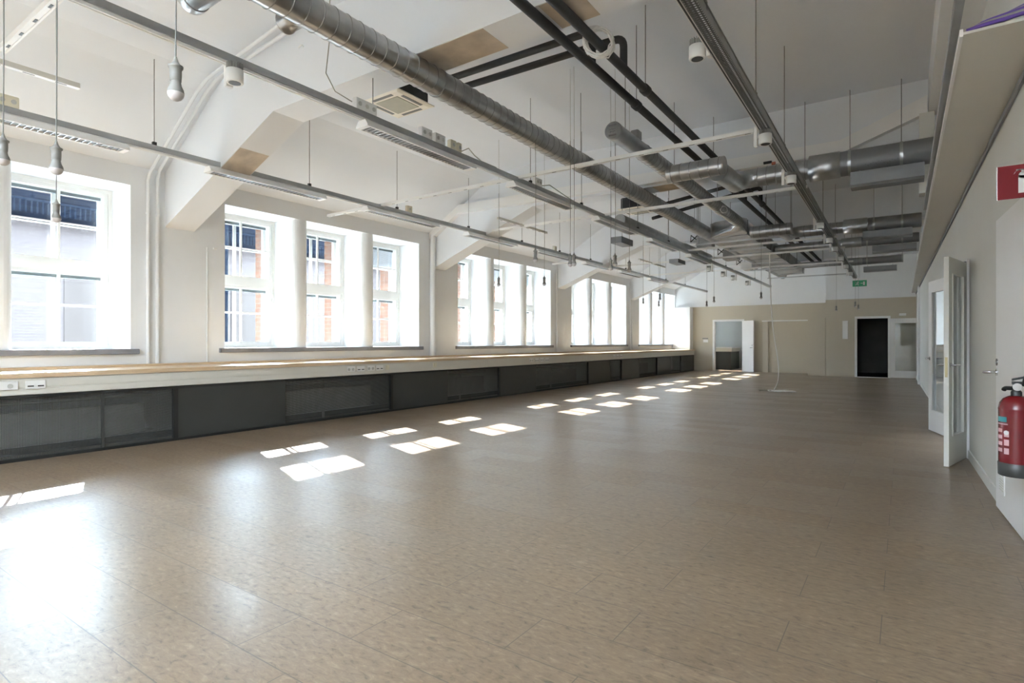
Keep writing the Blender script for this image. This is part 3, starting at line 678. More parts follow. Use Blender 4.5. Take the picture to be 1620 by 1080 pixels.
bl = [(278, 160, 2.20, 'largest and nearest, at the top left under the duct end'), (89, 277, 2.10, 'upper one of two hanging in line before the left window'), (5, 262, 2.21, 'cut by the left edge of the picture'), (89, 352, 2.13, 'lower one of two hanging in line before the left window'),
      (847, 415, 2.2, 'just below the window track over the third window bay'), (861, 452, 2.2, 'low before the last window of the third bay'), (902, 422, 2.2, 'left one of the pair between the third and fourth bays'), (908, 421, 2.2, 'right one of the pair between the third and fourth bays'),
      (966, 428, 2.2, 'left one of the pair at the fourth window bay'), (973, 422, 2.2, 'right one of the pair at the fourth window bay'), (995.6, 431, 2.2, 'alone right of the pair at the fourth bay'), (789, 453, 2.2, 'before the middle window of the third bay'),
      (1017.5, 481, 2.2, 'before the left pane of the farthest bay'), (1042, 485, 2.2, 'lower one before the middle of the farthest bay'), (1044, 475, 2.2, 'upper one before the middle of the farthest bay'), (1118, 485, 2.2, 'lower left one before the far wall door'),
      (1129.5, 479, 2.2, 'upper right one before the far wall door'), (1204, 473, 2.2, 'alone left of the hanging white cord'), (1323, 492, 2.2, 'before the far tan wall left of the exit sign'), (1353, 486, 2.2, 'left one of the pair under the exit sign'), (1358, 490, 2.2, 'right one of the pair under the exit sign')]
b0 = make_bulb()
for i, (u, v, zb, lb) in enumerate(bl):
    p = bulb_at(u, v, zb)
    o = b0 if i == 0 else dup(b0, p)
    o.location = p; o['label'] = 'bare bulb on a cord, '+lb
    ztop = 3.5 if -7.5 < p[0] else 3.4
    if i in (0,): ztop = 4.6
    ztop = 4.70 if p[0] > -6 else 4.3
    ztop = {2: 3.5}.get(i, ztop)
    if 3.75 < p[1] < 4.15 or any(abs(p[1]-(3.95+PER*q)) < .2 for q in range(4)): ztop = 3.88
    for xo, hw, y0_, zt_ in ((-3.68, .15, -3, 3.60), (-4.64, .14, 10.5, 3.56), (-4.35, .06, -3, 3.42), (-2.395, .05, -2, 3.79), (-2.175, .05, -2, 3.79)):
        if abs(p[0]-xo) < hw and p[1] > y0_: ztop = min(ztop, zt_)      # the cord is tied to what hangs above it
    MB().tube([(0, 0, .17), (0.004, .002, (ztop-zb)*.5), (0, 0, ztop-zb)], .0028 if p[1] < 4 else .0024, 6).build('cord', 'dcord' if p[1] < 4 else 'gcable', o)

# ================================================================ DUCTS
def spiral(name, prf, o, ax, n, parent):
    ob = MB().lathe(prf, o, ax, n).build(name, ['steel', 'rod'], parent)
    for k in range(len(prf)-1):
        if prf[k+1][0]-prf[k][0] < .0039:
            for j in range(n): ob.data.polygons[k*n+j].material_index = 1
    return ob
def spiral_prof(L, r, pitch=.125, rid=.005):
    pr2 = [(0, r), (.004, r)]; x = pitch*.5
    while x < L-.02:
        pr2 += [(x-.009, r), (x-.0045, r), (x-.001, r+rid), (x+.001, r+rid), (x+.0045, r), (x+.009, r)]; x += pitch
    pr2.append((L, r)); return pr2
t = empty('ventilation_duct', (-3.68, -3, 3.735), 'large galvanised spiral duct running the length of the ceiling', 'duct')
spiral('spiral_pipe', spiral_prof(14.75, .125), (0, 0, 0), (0, 1, 0), 40, t)
MB().lathe([(14.72, .132), (14.78, .142), (14.84, .142), (14.9, .137), (26, .137)], (0, 0, 0), (0, 1, 0), 36).build('plain_section', 'steel', t)
for y in (4.06, 7.0, 9.9, 12.2, 15.5):
    o = MB().lathe([(y+3-.015, .131), (y+3+.015, .131)], (0, 0, 0), (0, 1, 0), 32).build('duct_clamp', 'dsteel', t)
    zt = .97 if not 9.2 < y < 9.7 else .14
    MB().tube([(-.0, y+3, .12), (-.0, y+3, zt)], .0048, 8).build('hanger_rod', 'rod', o)
br = MB().lathe([(.1, .10), (.55, .10)], (0, 5.05, 0), (-1, 0, 0), 28).build('branch_stub', 'steel', t)
MB().lathe([(.50, .106), (.56, .108), (.58, .10)], (0, 5.05, 0), (-1, 0, 0), 28).build('branch_collar', 'steel', br)
br = MB().lathe([(.1, .08), (.26, .08), (.262, .086), (.28, .086)], (0, 5.62, 0), (-1, 0, 0), 28).build('branch_stub', 'steel', t)

t = empty('ventilation_duct', (-2.72, 5.95, 3.66), 'galvanised duct with a round end cap beginning beside the black pipes', 'duct')
MB().lathe([(.0, .096), (.004, .102), (.05, .102), (.052, .099), (.9, .099)], (0, 0, 0), (0, 1, 0), 32).build('end_section', 'steel', t)
c_ = MB().lathe([(-.004, .096), (.0, .097)], (0, 0, 0), (0, 1, 0), 32).build('end_cap', 'steel', t)
cl = MB()
for z in (-.055, .055): cl.box(-.045, .045, -.016, -.004, z-.008, z+.008)
cl.build('cap_latch', 'rod', c_)
ink = MB()
for i, (x, z, l, hgt) in enumerate([(-.03, .012, .012, .004), (-.008, .014, .004, .016), (.01, .012, .014, .004), (.03, .015, .004, .012), (-.03, -.016, .004, .018), (-.015, -.014, .016, .004), (.006, -.016, .004, .018), (.022, -.012, .014, .004)]):
    ink.box(x-l/2, x+l/2, -.0062, -.0042, z-hgt/2, z+hgt/2)
ink.build('handwriting', 'ink', c_)
spiral('spiral_pipe', spiral_prof(5.2, .10), (0, .85, 0), (0, 1, 0), 36, t)
MB().bevbox(-.05, .05, .62, .75, .085, .20, .01).build('damper_box', 'dsteel', t)
for y in (.35, 2.1, 4.4):
    MB().tube([(0, y, .09), (0, y, 1.12 if abs(y+5.95-9.43) > .25 else .29)], .0048, 8).build('hanger_rod', 'rod', t)
bh = spiral('branch_pipe', spiral_prof(.72, .115), (.08, 1.62, -.125), (1, 0, 0), 36, t)
MB().lathe([(.70, .118), (.745, .118), (.75, .11)], (.08, 1.62, -.125), (1, 0, 0), 36).build('branch_cap', 'steel', bh)
# square transition + rectangular duct
tr = MB(); n_ = 24
def sq(y, r, sqr, dx=0, dz=0, ax=1, az=1):
    out = []
    for k in range(n_):
        a = 2*math.pi*k/n_; cx_, cz_ = math.cos(a), math.sin(a); m_ = max(abs(cx_), abs(cz_)); rr_ = r*((1-sqr)+sqr/m_)
        out.append((cx_*rr_*ax+dx, y, cz_*rr_*az+dz))
    return out
tr.loft([sq(6.0, .10, 0), sq(6.25, .14, .4, -.08, .01, 1.2), sq(6.6, .15, 1, -.3, .03, 2.2, 1), sq(6.75, .15, 1, -.38, .03, 2.4, 1)]); tr.build('square_transition', 'steel', t)
t = empty('rectangular_duct', (-3.10, 12.72, 3.54), 'rectangular galvanised duct running to the far end of the ceiling', 'duct')
MB().box(-.37, .37, 0, 8.5, 0, .30).build('duct_body', 'steel', t)
for i in range(7):
    y = .02+i*1.35
    fl = MB(); fl.box(-.39, .39, y-.018, y+.018, -.018, .0); fl.box(-.39, -.37, y-.018, y+.018, 0, .31); fl.box(.37, .39, y-.018, y+.018, 0, .31)
    fl.build('joint_flange', 'dsteel', t)
for y in (1.8, 4.6, 6.6):
    MB().box(-.43, .43, y-.02, y+.02, -.058, -.020).build('trapeze_bar', 'alu', t)
    for x in (-.405, .405): MB().tube([(x, y, -.06), (x, y, 1.16 if abs(12.72+y-14.91) > .25 else .34)], .007, 6).build('hanger_rod', 'rod', t)

def cross_set(y, z, r1, r2, x0, xs, xe, hood, label, hlabel, elbow=True, x_end=.5):
    t = empty('branch_duct', (0, y, z), label, 'duct')
    R = .22
    spiral('spiral_pipe', spiral_prof(xs-x0, r1), (x0, 0, 0), (1, 0, 0), 32, t)
    if y < 14.5:      # elbow turning back to the branch in front of it
        ep = [(x0+R*math.sin(a), -R*(1-math.cos(a)), -.10*(1-math.cos(a))) for a in [0, -.3, -.6, -.9, -1.2, -1.5]]
        MB().tube([(x0+.02, 0, 0)]+ep[1:]+[(ep[-1][0]-.01, ep[-1][1]-(.95 if y < 10 else 1.1), ep[-1][2]-.05)], r1, 28).build('elbow', 'steel', t)
    else:             # straight spigot into the rectangular duct
        MB().lathe([(0, r1*1.03), (x0+.02+2.72, r1*1.03)], (-2.72, 0, 0), (1, 0, 0), 28).build('spigot', 'steel', t)
    MB().lathe([(0, r1), (.01, r2), (xe-xs, r2), (xe-xs+.01, r2*.92)], (xs, 0, 0), (1, 0, 0), 36).build('silencer', 'steel', t)
    MB().lathe([(0, r2*.92), (x_end-xe-.02, r2*.92), (x_end-xe, r2*.88)], (xe, 0, 0), (1, 0, 0), 36).build('outlet_pipe', 'shield', t)
    for x in (xe+.12, -.02):
        o = MB().lathe([(-.018, r2*.96), (.018, r2*.96)], (x, 0, 0), (1, 0, 0), 32).build('duct_clamp', 'steel', t)
        MB().tube([(x, 0, r2*.9), (x, 0, 4.7-z if abs(y-20.39) > .3 else 3.88-z)], .0048, 8).build('hanger_rod', 'rod', o)
    if hood:
        hx0, hx1, hz, hh, dy = hood
        h = empty('sheet_metal_shield', (hx0, y-dy, hz), hlabel, 'shield')
        L = hx1-hx0
        MB().prism([(0, 0), (.03, -.03), (.24, -.03), (.24, -.02), (.035, -.02), (.01, .005), (.01, hh), (.0, hh)], 'x', 0, L).build('shield_plate', 'shield', h)
        hb = MB()
        for x in (.1, L-.1): hb.tube([(x, .15, -.02), (x, .15, hh+.05)], .005, 6)
        hb.build('shield_bracket', 'rod', h)
    return t
tA = cross_set(9.0, 3.70, .135, .18, -1.83, -1.1, -.72, (-.58, .22, 3.34, .17, .24), 'thick galvanised branch duct crossing right in front of the second beam', 'folded grey sheet shield under the nearest thick branch duct', x_end=.42)
cross_set(13.9, 3.69, .12, .155, -1.85, -1.05, -.62, (-.69, .15, 3.40, .13, .2), 'galvanised branch duct crossing right, second from the viewer', 'folded grey sheet shield under the second branch duct', x_end=.3)
cross_set(15.95, 3.66, .10, .12, -1.9, -1.25, -.83, (-.60, .25, 3.38, .13, .2), 'galvanised branch duct crossing right, third from the viewer', 'folded grey sheet shield under the third branch duct', x_end=.3)
cross_set(19.7, 3.65, .09, .115, -1.9, -1.5, -1.0, (-.96, -.15, 3.34, .12, .2), 'galvanised branch duct crossing right, farthest', 'folded grey sheet shield under the farthest branch duct', x_end=.0)
q = MB(); random.seed(11)
for i in range(14):
    x = -.42+i*.03; a = math.radians(-150+random.uniform(-8, 8)); r = .18*.92+.001
    q.obox((x, r*math.cos(a), r*math.sin(a)), (x+random.uniform(.004, .018), r*math.cos(a+.06), r*math.sin(a+.06)), (.002, 0, 0), (0, .001, .001))
q.build('handwriting', 'ink', tA)
# capped branch stub of set B
t = empty('branch_duct', (-2.60, 12.45, 3.52), 'short capped spiral branch at the square duct transition', 'duct')
spiral('spiral_pipe', spiral_prof(.75, .115), (.0, 0, 0), (1, 0, 0), 32, t)
MB().lathe([(.74, .119), (.77, .119), (.775, .11)], (.0, 0, 0), (1, 0, 0), 32).build('end_cap', 'steel', t)
MB().tube([(.3, 0, .11), (.3, 0, 1.19)], .0048, 6).build('hanger_rod', 'rod', t)
# damper handle with red knob on the near branch duct
t = empty('damper_handle', (-1.62, 8.9, 3.86), 'black damper handle with an orange cap on the near branch duct', 'valve')
MB().box(-.06, .05, -.02, .02, -.01, .02).build('lever', 'black', t)
MB().lathe([(0, .022), (.05, .022)], (.05, 0, -.02), (1, 0, 0), 14).build('orange_cap', mat('orange_plastic', (.4, .1, .04), .4), t)
# smaller left duct
t = empty('ventilation_duct', (-4.64, 10.5, 3.68), 'small galvanised duct beyond the second air conditioner', 'duct')
MB().lathe([(-.01, .10), (0, .12), (3.2, .12), (3.22, .10), (4.0, .10), (4.01, .12), (6.2, .12)], (0, 0, 0), (0, 1, 0), 28).build('duct_body', 'steel', t)
MB().lathe([(-.02, .115), (-.005, .12)], (0, 0, 0), (0, 1, 0), 28).build('end_cap', 'steel', t)
for y in (.9, 2.8): MB().tube([(0, y, .11), (0, y, 1.1)], .006, 6).build('hanger_rod', 'rod', t)
t = empty('sheet_metal_shield', (-4.95, 11.0, 3.33), 'grey sheet box below the small duct left of the middle track', 'shield')
MB().box(-.12, .12, 0, .6, 0, .13).build('shield_plate', 'shield', t)
MB().tube([(0, .3, .13), (0, .3, 1.37)], .006, 6).build('hanger_rod', 'rod', t)
t = empty('sheet_metal_shield', (-4.95, 14.6, 3.33), 'grey sheet box below the middle track near the far wall', 'shield')
MB().box(-.12, .12, 0, .6, 0, .1).build('shield_plate', 'shield', t)
MB().tube([(0, .5, .1), (0, .5, 1.37)], .006, 6).build('hanger_rod', 'rod', t)
# far ceiling clutter
for i, (x, y, z, sx, sy, sz, m_, nm, lb) in enumerate([
    (-4.27, 14.3, 3.62, .38, .3, .24, 'steel', 'valve_unit', 'grey ventilation box right of the middle track before the far wall'),
    (-4.27, 16.8, 3.62, .38, .5, .28, 'steel', 'valve_unit', 'grey ventilation box with wiring near the far wall'),
    (-4.27, 19.0, 3.58, .38, .7, .22, 'white', 'valve_unit', 'white ventilation box near the far wall')]):
    t = empty(nm, (x, y, z), lb, 'ventilation unit')
    MB().bevbox(0, sx, 0, sy, 0, sz, .012).build('unit_casing', m_, t)
    q = MB(); q.lathe([(0, .08), (.25, .08)], (sx/2, sy-.02, sz/2), (0, 1, 0), 20); q.build('unit_spigot', 'steel', t)
    q = MB(); q.tube([(0, 0, .2), (-.1, -.1, .3), (-.05, -.3, .1), (.1, -.25, .25)], .012, 6); q.build('unit_cable', 'black', t)
    for dx in (.05, sx-.05): MB().tube([(dx, sy/2, sz), (dx, sy/2, 4.7-z)], .005, 6).build('hanger_rod', 'rod', t)
# unistrut frames at the far end
for i, (x0, x1, y, z, lb) in enumerate([(-3.95, -1.9, 13.2, 3.485, 'steel channel frame under the rectangular duct, nearer one'), (-3.95, -1.9, 18.9, 3.485, 'steel channel frame under the far end of the rectangular duct'), (-3.95, -1.35, 21.6, 3.485, 'steel channel frame closest to the far wall')]):
    t = empty('channel_frame', (x0, y, z), lb, 'frame')
    L = x1-x0
    MB().box(0, L, -.02, .02, 0, .035).build('cross_channel', 'alu', t)
    for x in (.05, L-.05): MB().box(x-.015, x+.015, -.015, .015, 0, 4.72-z).build('drop_channel', 'alu', t)
# ================================================================ AIR CONDITIONERS
def make_ac(label):
    t = empty('ceiling_air_conditioner', (0, 0, 0), label, 'air conditioner', 'ceiling cassette air conditioners')
    s = .33
    fr = MB()
    # square frame with sloped sides
    def rg(i, z): return [(-s+i, -s+i, z), (s-i, -s+i, z), (s-i, s-i, z), (-s+i, s-i, z)]
    fr.loft([rg(.0, .025), rg(.0, .012), rg(.05, .0), rg(.14, .0), rg(.14, .01)], True)
    fr.build('cassette_panel', mat('cassette_cream', (.84, .79, .68), .4), t)
    MB().box(-.19, .19, -.19, .19, -.006, .0).build('intake_grille', 'grille', t)
    for k in range(4):
        a = k*math.pi/2; q = MB()
        cx_, cy_ = math.cos(a)*.255, math.sin(a)*.255
        lx, ly = (.022, .17) if k % 2 == 0 else (.17, .022)
        q.box(cx_-lx, cx_+lx, cy_-ly, cy_+ly, -.004, .001); q.build('air_slot', 'dark', t)
    MB().bevbox(-.28, .28, -.28, .28, .03, .27, .02).build('unit_body', 'rubber', t)
    return t
ac = make_ac('cream square ceiling air conditioner behind the large duct'); ac.location = (-5.30, 5.10, 4.30); 
for c_ in kids(ac): pass
ac.location = (-5.32, 5.12, 4.28)
tq = MB()
for x in (-.25, .25): tq.tube([(x, .25, .25), (x, .25, .44)], .005, 6)
tq.build('hanger_rod', 'rod', ac)
dup(ac, (-4.85, 11.9, 4.15), 'cream square ceiling air conditioner with a black casing past the second beam')
dup(ac, (-4.3, 15.6, 3.95), 'cream square ceiling air conditioner nearest the far wall')

# ================================================================ BLACK PIPES
def black_pipe(x, label, y0=-2, y1=21, cl=()):
    t = empty('insulated_pipe', (x, y0, 3.835), label, 'pipe')
    MB().tube([(0, 0, 0), (0, y1-y0, 0)], .041, 16).build('pipe_insulation', 'rubber', t)
    for y in cl:
        o = MB().lathe([(-.05, .048), (-.045, .052), (.045, .052), (.05, .048)], (0, y-y0, 0), (0, 1, 0), 18).build('support_block', 'rubber', t)
        zt = .87
        MB().tube([(0, y-y0, .045), (0, y-y0, zt)], .005, 6).build('hanger_rod', 'rod', o)
    return t
black_pipe(-2.395, 'black insulated pipe, left one of the long pair under the ceiling', cl=(5.85, 8.9, 14.0))
black_pipe(-2.175, 'black insulated pipe, right one of the long pair under the ceiling', cl=(5.55, 11.4, 17))
def bend_pipe(pts, label, r=.036, cl=()):
    t = empty('insulated_pipe', pts[0], label, 'pipe')
    o = Vector(pts[0]); P = [Vector(p)-o for p in pts]
    # round the corners
    Q = [P[0]]
    for i in range(1, len(P)-1):
        a = (P[i-1]-P[i]).normalized()*.09; b_ = (P[i+1]-P[i]).normalized()*.09
        for k in range(6):
            s_ = k/5; Q.append(P[i]+a*(1-s_)**2+b_*s_**2)
    Q.append(P[-1])
    MB().tube(Q, r, 14).build('pipe_insulation', 'rubber', t)
    for x in cl:
        MB().lathe([(-.05, r+.006), (-.045, r+.01), (.045, r+.01), (.05, r+.006)], (x-o.x, 0, P[0].z), (1, 0, 0), 16).build('support_block', 'rubber', t)
bend_pipe([(-4.4, 4.88, 4.24), (-2.395, 4.78, 4.16), (-2.395, 4.78, 3.84)], 'black insulated pipe, upper one of the pair crossing to the air conditioner')
bend_pipe([(-4.4, 4.95, 4.14), (-2.175, 5.0, 4.13), (-2.175, 5.0, 3.84)], 'black insulated pipe, lower one of the pair crossing to the air conditioner')
bend_pipe([(-4.5, 11.6, 4.1), (-2.395, 11.0, 4.2), (-2.395, 11.0, 3.84)], 'black insulated pipe, upper one crossing past the second beam')
bend_pipe([(-4.5, 11.9, 3.95), (-2.175, 11.25, 4.12), (-2.175, 11.25, 3.84)], 'black insulated pipe, lower one crossing past the second beam')
# coiled cables
def coil(loc, R, axis, label, m='wcable', turns=7, flat=1.0):
    random.seed(int(R*1000)+int(loc[1]*10)); pts = []
    for k in range(turns*18):
        a = 2*math.pi*k/18; rr_ = R*(1+.10*math.sin(k*.37)+.06*random.uniform(-1, 1)); h_ = (random.uniform(-1, 1))*R*.18+R*.2*math.sin(k*.11)
        u_, v_ = rr_*math.cos(a), rr_*math.sin(a)*flat
        pts.append({'x': (h_, u_, v_), 'z': (u_, v_, abs(h_)*.35+.006), 'o': (u_*.8, h_+u_*.55, v_)}[axis])
    o = MB().tube(pts, .006, 5).build('cable_coil', m); o.location = loc; tag(o, label, 'cable')
coil((-2.13, 4.38, 3.80), .12, 'o', 'coil of pale cable hanging behind the black pipes', 'wcable', 14)
coil((-2.60, 10.3, 3.58), .06, 'o', 'small coil of pale cable beside the capped duct', 'wcable', 5)
# hanging white cord and its heap on the floor
p0 = bulb_at(1218, 382, 3.5)
def at_y(u, v, Y):
    r = (u-810)/895.; ww = (541-v)/895.; s_, c_ = math.sin(YAW), math.cos(YAW); t = Y/(r*s_+c_); return ((r*c_-s_)*t, Y, 1.25+ww*t)
Yc = 15.58
cp = [at_y(u, v, Yc) for u, v in ((1218, 381), (1218, 420), (1219, 460), (1221, 500), (1225, 535), (1230, 565), (1232, 590), (1230, 605), (1226, 614), (1223, 618.5))]
# smooth with Catmull-Rom
def cat(P, k=5):
    P = [Vector(p) for p in P]; out = []
    for i in range(len(P)-1):
        p0_, p1, p2, p3 = P[max(i-1, 0)], P[i], P[i+1], P[min(i+2, len(P)-1)]
        for j in range(k):
            t_ = j/k; out.append(.5*((2*p1)+(p2-p0_)*t_+(2*p0_-5*p1+4*p2-p3)*t_*t_+(3*p1-p0_-3*p2+p3)*t_**3))
    out.append(P[-1]); return out
t = empty('hanging_cord', (cp[-1][0], Yc, 0), 'white cord hanging from the ceiling rails to a heap on the floor', 'cord')
o_ = Vector((cp[-1][0], Yc, 0))
cps = cat([Vector(p)-o_ for p in cp]); cps = [Vector((p.x, p.y, max(p.z, .012))) for p in cps]
MB().tube(cps, .012, 8).build('cord', 'wcable', t)
random.seed(3); hp = []
for k in range(70):
    a = k*.55; hp.append((.12+.32*math.cos(a)*(.5+.5*math.sin(k*.19))+.2*math.sin(k*.05), .16*math.sin(a)+.1*math.cos(k*.23), .012+.018*abs(math.sin(k*.9))))
MB().tube(cat(hp, 3), .010, 6).build('cord_heap', 'wcable', t)
MB().tube(cat([(-.05, 0, .014), (-.2, .02, .012), (-.32, -.03, .012)], 4), .012, 6).build('cord_tail', 'gcable', t)

# ================================================================ EXIT SIGN
t = empty('exit_sign', (-1.18, 21.8, 3.18), 'green emergency exit sign with running figure hanging under the right track', 'sign')
MB().box(-.20, .20, -.02, .02, -.10, .10).build('sign_plate', 'signgreen', t)
MB().box(-.19, .19, -.03, .03, .10, .17).build('sign_housing', 'plastic', t)
g = MB(); y0_ = -.0225
g.box(.10, .145, y0_, -.0201, -.06, .055)                      # door
g.lathe([(0, .014), (.002, .014)], (-.045, y0_, .052), (0, 1, 0), 12)
g.obox((-.05, -.0215, .03), (-.075, -.0215, -.015), (.008, 0, .004), (0, .001, 0))
g.obox((-.075, -.0215, -.015), (-.115, -.0215, -.05), (.005, 0, -.006), (0, .001, 0))
g.obox((-.07, -.0215, -.015), (-.03, -.0215, -.03), (.004, 0, .008), (0, .001, 0)); g.obox((-.03, -.0215, -.03), (-.045, -.0215, -.065), (.006, 0, .002), (0, .001, 0))
g.obox((-.05, -.0215, .03), (-.015, -.0215, .015), (.003, 0, .006), (0, .001, 0)); g.obox((-.055, -.0215, .03), (-.10, -.0215, .02), (.002, 0, .006), (0, .001, 0))
g.obox((.02, -.0215, 0), (.075, -.0215, 0), (0, 0, .006), (0, .001, 0)); g.add([(.06, -.0215, .022), (.06, -.0215, -.022), (.09, -.0215, 0)], [(0, 1, 2)])
g.build('sign_symbol', 'paper', t)
MB().tube([(0, 0, .17), (0, 0, 1.53)], .004, 6).build('sign_hanger', 'rod', t)

# ================================================================ FAR WALL FITTINGS
def frame_door(x0, x1, y, z1, label, wdt=.07, nm='door_1'):
    t = empty(nm, (x0, y, 0), label, 'door', None, 'structure'); L = x1-x0
    q = MB(); q.box(-wdt, 0, -.03, .16, 0, z1+wdt); q.box(L, L+wdt, -.03, .16, 0, z1+wdt); q.box(0, L, -.03, .16, z1, z1+wdt)
    q.build('door_frame', 'white', t)
    return t
t = frame_door(-6.76, -5.62, YB, 2.14, 'open white door and frame to the small pale room in the far wall', .08, 'door_1')
lf = MB(); a = math.radians(4)
lf.obox((1.16, -.04, 1.08), (1.16+.50, -.30, 1.08), (.012, .02, 0), (0, 0, 1.07)); lo_ = lf.build('door_leaf', 'white', t)
MB().tube([(1.60, -.30, 1.02), (1.62, -.36, 1.02), (1.52, -.33, 1.02)], .010, 8).build('door_handle', 'chrome', lo_)
MB().lathe([(0, .02), (.01, .02)], (1.6, -.29, 1.12), (0, -1, 0), 12).build('lock_plate', 'chrome', lo_)
# kitchenette furniture
t = empty('counter_unit', (-7.9, 26.6, 0), 'dark counter with pale top inside the small pale room', 'counter')
MB().box(0, 1.5, 0, 1.6, 0, .82).build('counter_body', 'panel', t); MB().box(0, 1.55, -.03, 1.6, .82, .98).build('counter_fascia', 'fascia', t); MB().box(0, 1.57, -.05, 1.6, .98, 1.02).build('counter_top', 'white', t)
t = empty('cabinet', (-6.3, 28.3, 0), 'grey base cabinet at the back of the small pale room', 'cabinet')
MB().box(0, 1.1, 0, .6, 0, .86).build('cabinet_body', 'rad', t); MB().box(-.02, 1.12, -.03, .6, .86, .9).build('cabinet_top', 'white', t)
t = empty('fridge', (-5.15, 28.2, 0), 'tall white fridge in the small pale room behind the door', 'fridge')
MB().bevbox(0, .65, 0, .65, 0, 1.95, .02).build('fridge_body', 'white', t); MB().bevbox(.0, .65, -.03, -.002, .05, 1.93, .01).build('fridge_door', 'white', t); MB().box(.04, .06, -.06, -.03, .9, 1.3).build('fridge_handle', 'chrome', t)
# control panel beside left door
t = empty('wall_switch', (-7.16, YB, 1.34), 'white wall control with a grey strip beside the far left door', 'switch')
MB().bevbox(-.09, .12, -.02, 0, -.10, .02, .004).build('switch_plate', 'plastic', t); MB().bevbox(-.12, .12, -.022, 0, .05, .09, .004).build('grey_strip', 'shield', t)
# alcove post and head rail
struct(B(-4.80, -4.60, YB-.08, YB, 0, 2.10).build('trim_11', 'ltan'), 'light tan upright post of the far wall alcove', 'post')
struct(B(-4.82, -3.1, YB-.12, YB-.02, 2.10, 2.14).build('trim_12', 'white'), 'thin white head rail of the far wall alcove', 'rail')
# white slim box on the right part
t = empty('wall_box', (-1.73, YC, 1.36), 'narrow upright white box on the far tan wall', 'wall box')
MB().bevbox(-.08, .09, -.07, 0, 0, .66, .008).build('box_casing', 'white', t)
# right doorway with glazed leaf folded back
t = frame_door(-1.36, -.44, YC, 2.09, 'white framed doorway in the far wall opening to a dark room', .075, 'door_2')
MB().box(.0, .92, -.02, .1, 0, .015).build('threshold', 'white', t)
t = empty('door_leaf', (-.36, YC-.06, 0), 'white glazed door leaf folded back against the far right wall', 'door')
q = MB(); q.box(0, .13, -.045, 0, .02, 2.07); q.box(.72, .80, -.045, 0, .02, 2.07); q.box(.13, .72, -.045, 0, .02, .26); q.box(.13, .72, -.045, 0, 1.90, 2.07)
q.build('leaf_frame', 'white', t); MB().box(.13, .72, -.025, -.020, .26, 1.90).build('glass', 'glass', t)
q = MB(); q.tube([(.70+.04, -.05, 1.02), (.74, -.09, 1.02), (.66, -.09, 1.02)], .009, 8); q.build('door_handle', 'chrome', t)
tag(MB().bevbox(.04-.16, .22-.14, YC-.07, YC, 2.16, 2.24, .006).build('door_closer', 'plastic'), 'small white door closer box above the far right doorway', 'door closer')
t = empty('dome_lamp', (-1.0, 25.0, 2.38), 'round glass ceiling lamp in the dark room', 'ceiling light')
MB().lathe([(0, .14), (.03, .14), (.1, .06)], (0, 0, 0), (0, 0, 1), 20).build('lamp_shade', 'bulbglass', t)
MB().tube([(0, 0, .08), (0, 0, .2)], .012, 8).build('lamp_stem', 'white', t)

# ================================================================ RIGHT WALL DOORS
t = empty('door_3', (XR(8.5), 8.5, 0), 'frame of the double door opening in the right wall', 'door', None, 'structure')
q = MB(); q.box(-.01, .15, -.72, -.66, 0, 2.14); q.box(-.01, .15, .64, .70, 0, 2.14); q.box(-.01, .15, -.66, .64, 2.08, 2.14); q.build('door_frame', 'white', t)
q = MB()
for z in (.25, 1.05, 1.95): q.lathe([(0, .012), (.11, .012)], (-.03, -.69, z), (0, 0, 1), 10)
q.build('hinge', 'chrome', t)
MB().box(-.035, -.015, -.70, -.66, .02, 2.12).build('frame_seal', 'shield', t)
def glazed_leaf(p, q_, label, m, zt=2.1, handle=True):
    p, q_ = Vector(p), Vector(q_); d = q_-p; L = d.length; d.normalize(); nrm = Vector((-d.y, d.x, 0))
    t = empty('door_leaf', p, label, 'door')
    t.rotation_euler = (0, 0, math.atan2(d.y, d.x))
    f = MB(); th = .021; st = .13
    f.box(0, st, -th, th, .012, zt); f.box(L-st, L, -th, th, .012, zt); f.box(st, L-st, -th, th, .012, .30); f.box(st, L-st, -th, th, zt-.16, zt)
    f.build('leaf_frame', m, t)
    b_ = MB()
    for s_ in (-1, 1):
        b_.box(st, st+.02, s_*th-.006, s_*th+.006, .30, zt-.16); b_.box(L-st-.02, L-st, s_*th-.006, s_*th+.006, .30, zt-.16)
    b_.build('glazing_bead', m, t)
    MB().box(st, L-st, -.003, .003, .30, zt-.16).build('glass', 'glass', t)
    if handle:
        for s_ in (-1, 1):
            h = MB(); h.lathe([(0, .024), (.008, .024)], (L-.06, s_*th, 1.02), (0, s_, 0), 16)
            h.tube(cat([(L-.06, s_*(th+.005), 1.02), (L-.06, s_*(th+.045), 1.02), (L-.08, s_*(th+.055), 1.02), (L-.18, s_*(th+.052), 1.022)], 4), .009, 8)
            h.build('door_handle', 'chrome', t)
        MB().box(L-.0001, L+.002, -.011, .011, .90, 1.10).build('lock_plate', 'brass', t)
    h = MB()
    for z in (.25, 1.05, 1.9): h.lathe([(0, .011), (.1, .011)], (-.012, 0, z), (0, 0, 1), 10)
    h.build('hinge', 'chrome', t)
    return t
glazed_leaf((.54, 7.78, 0), (.352, 7.09, 0), 'cream glazed door leaf standing open, nearest on the right wall', 'rwall')
glazed_leaf((.50, 9.24, 0), (.315, 9.98, 0), 'bright white glazed door leaf standing open behind the cream leaf', 'white')
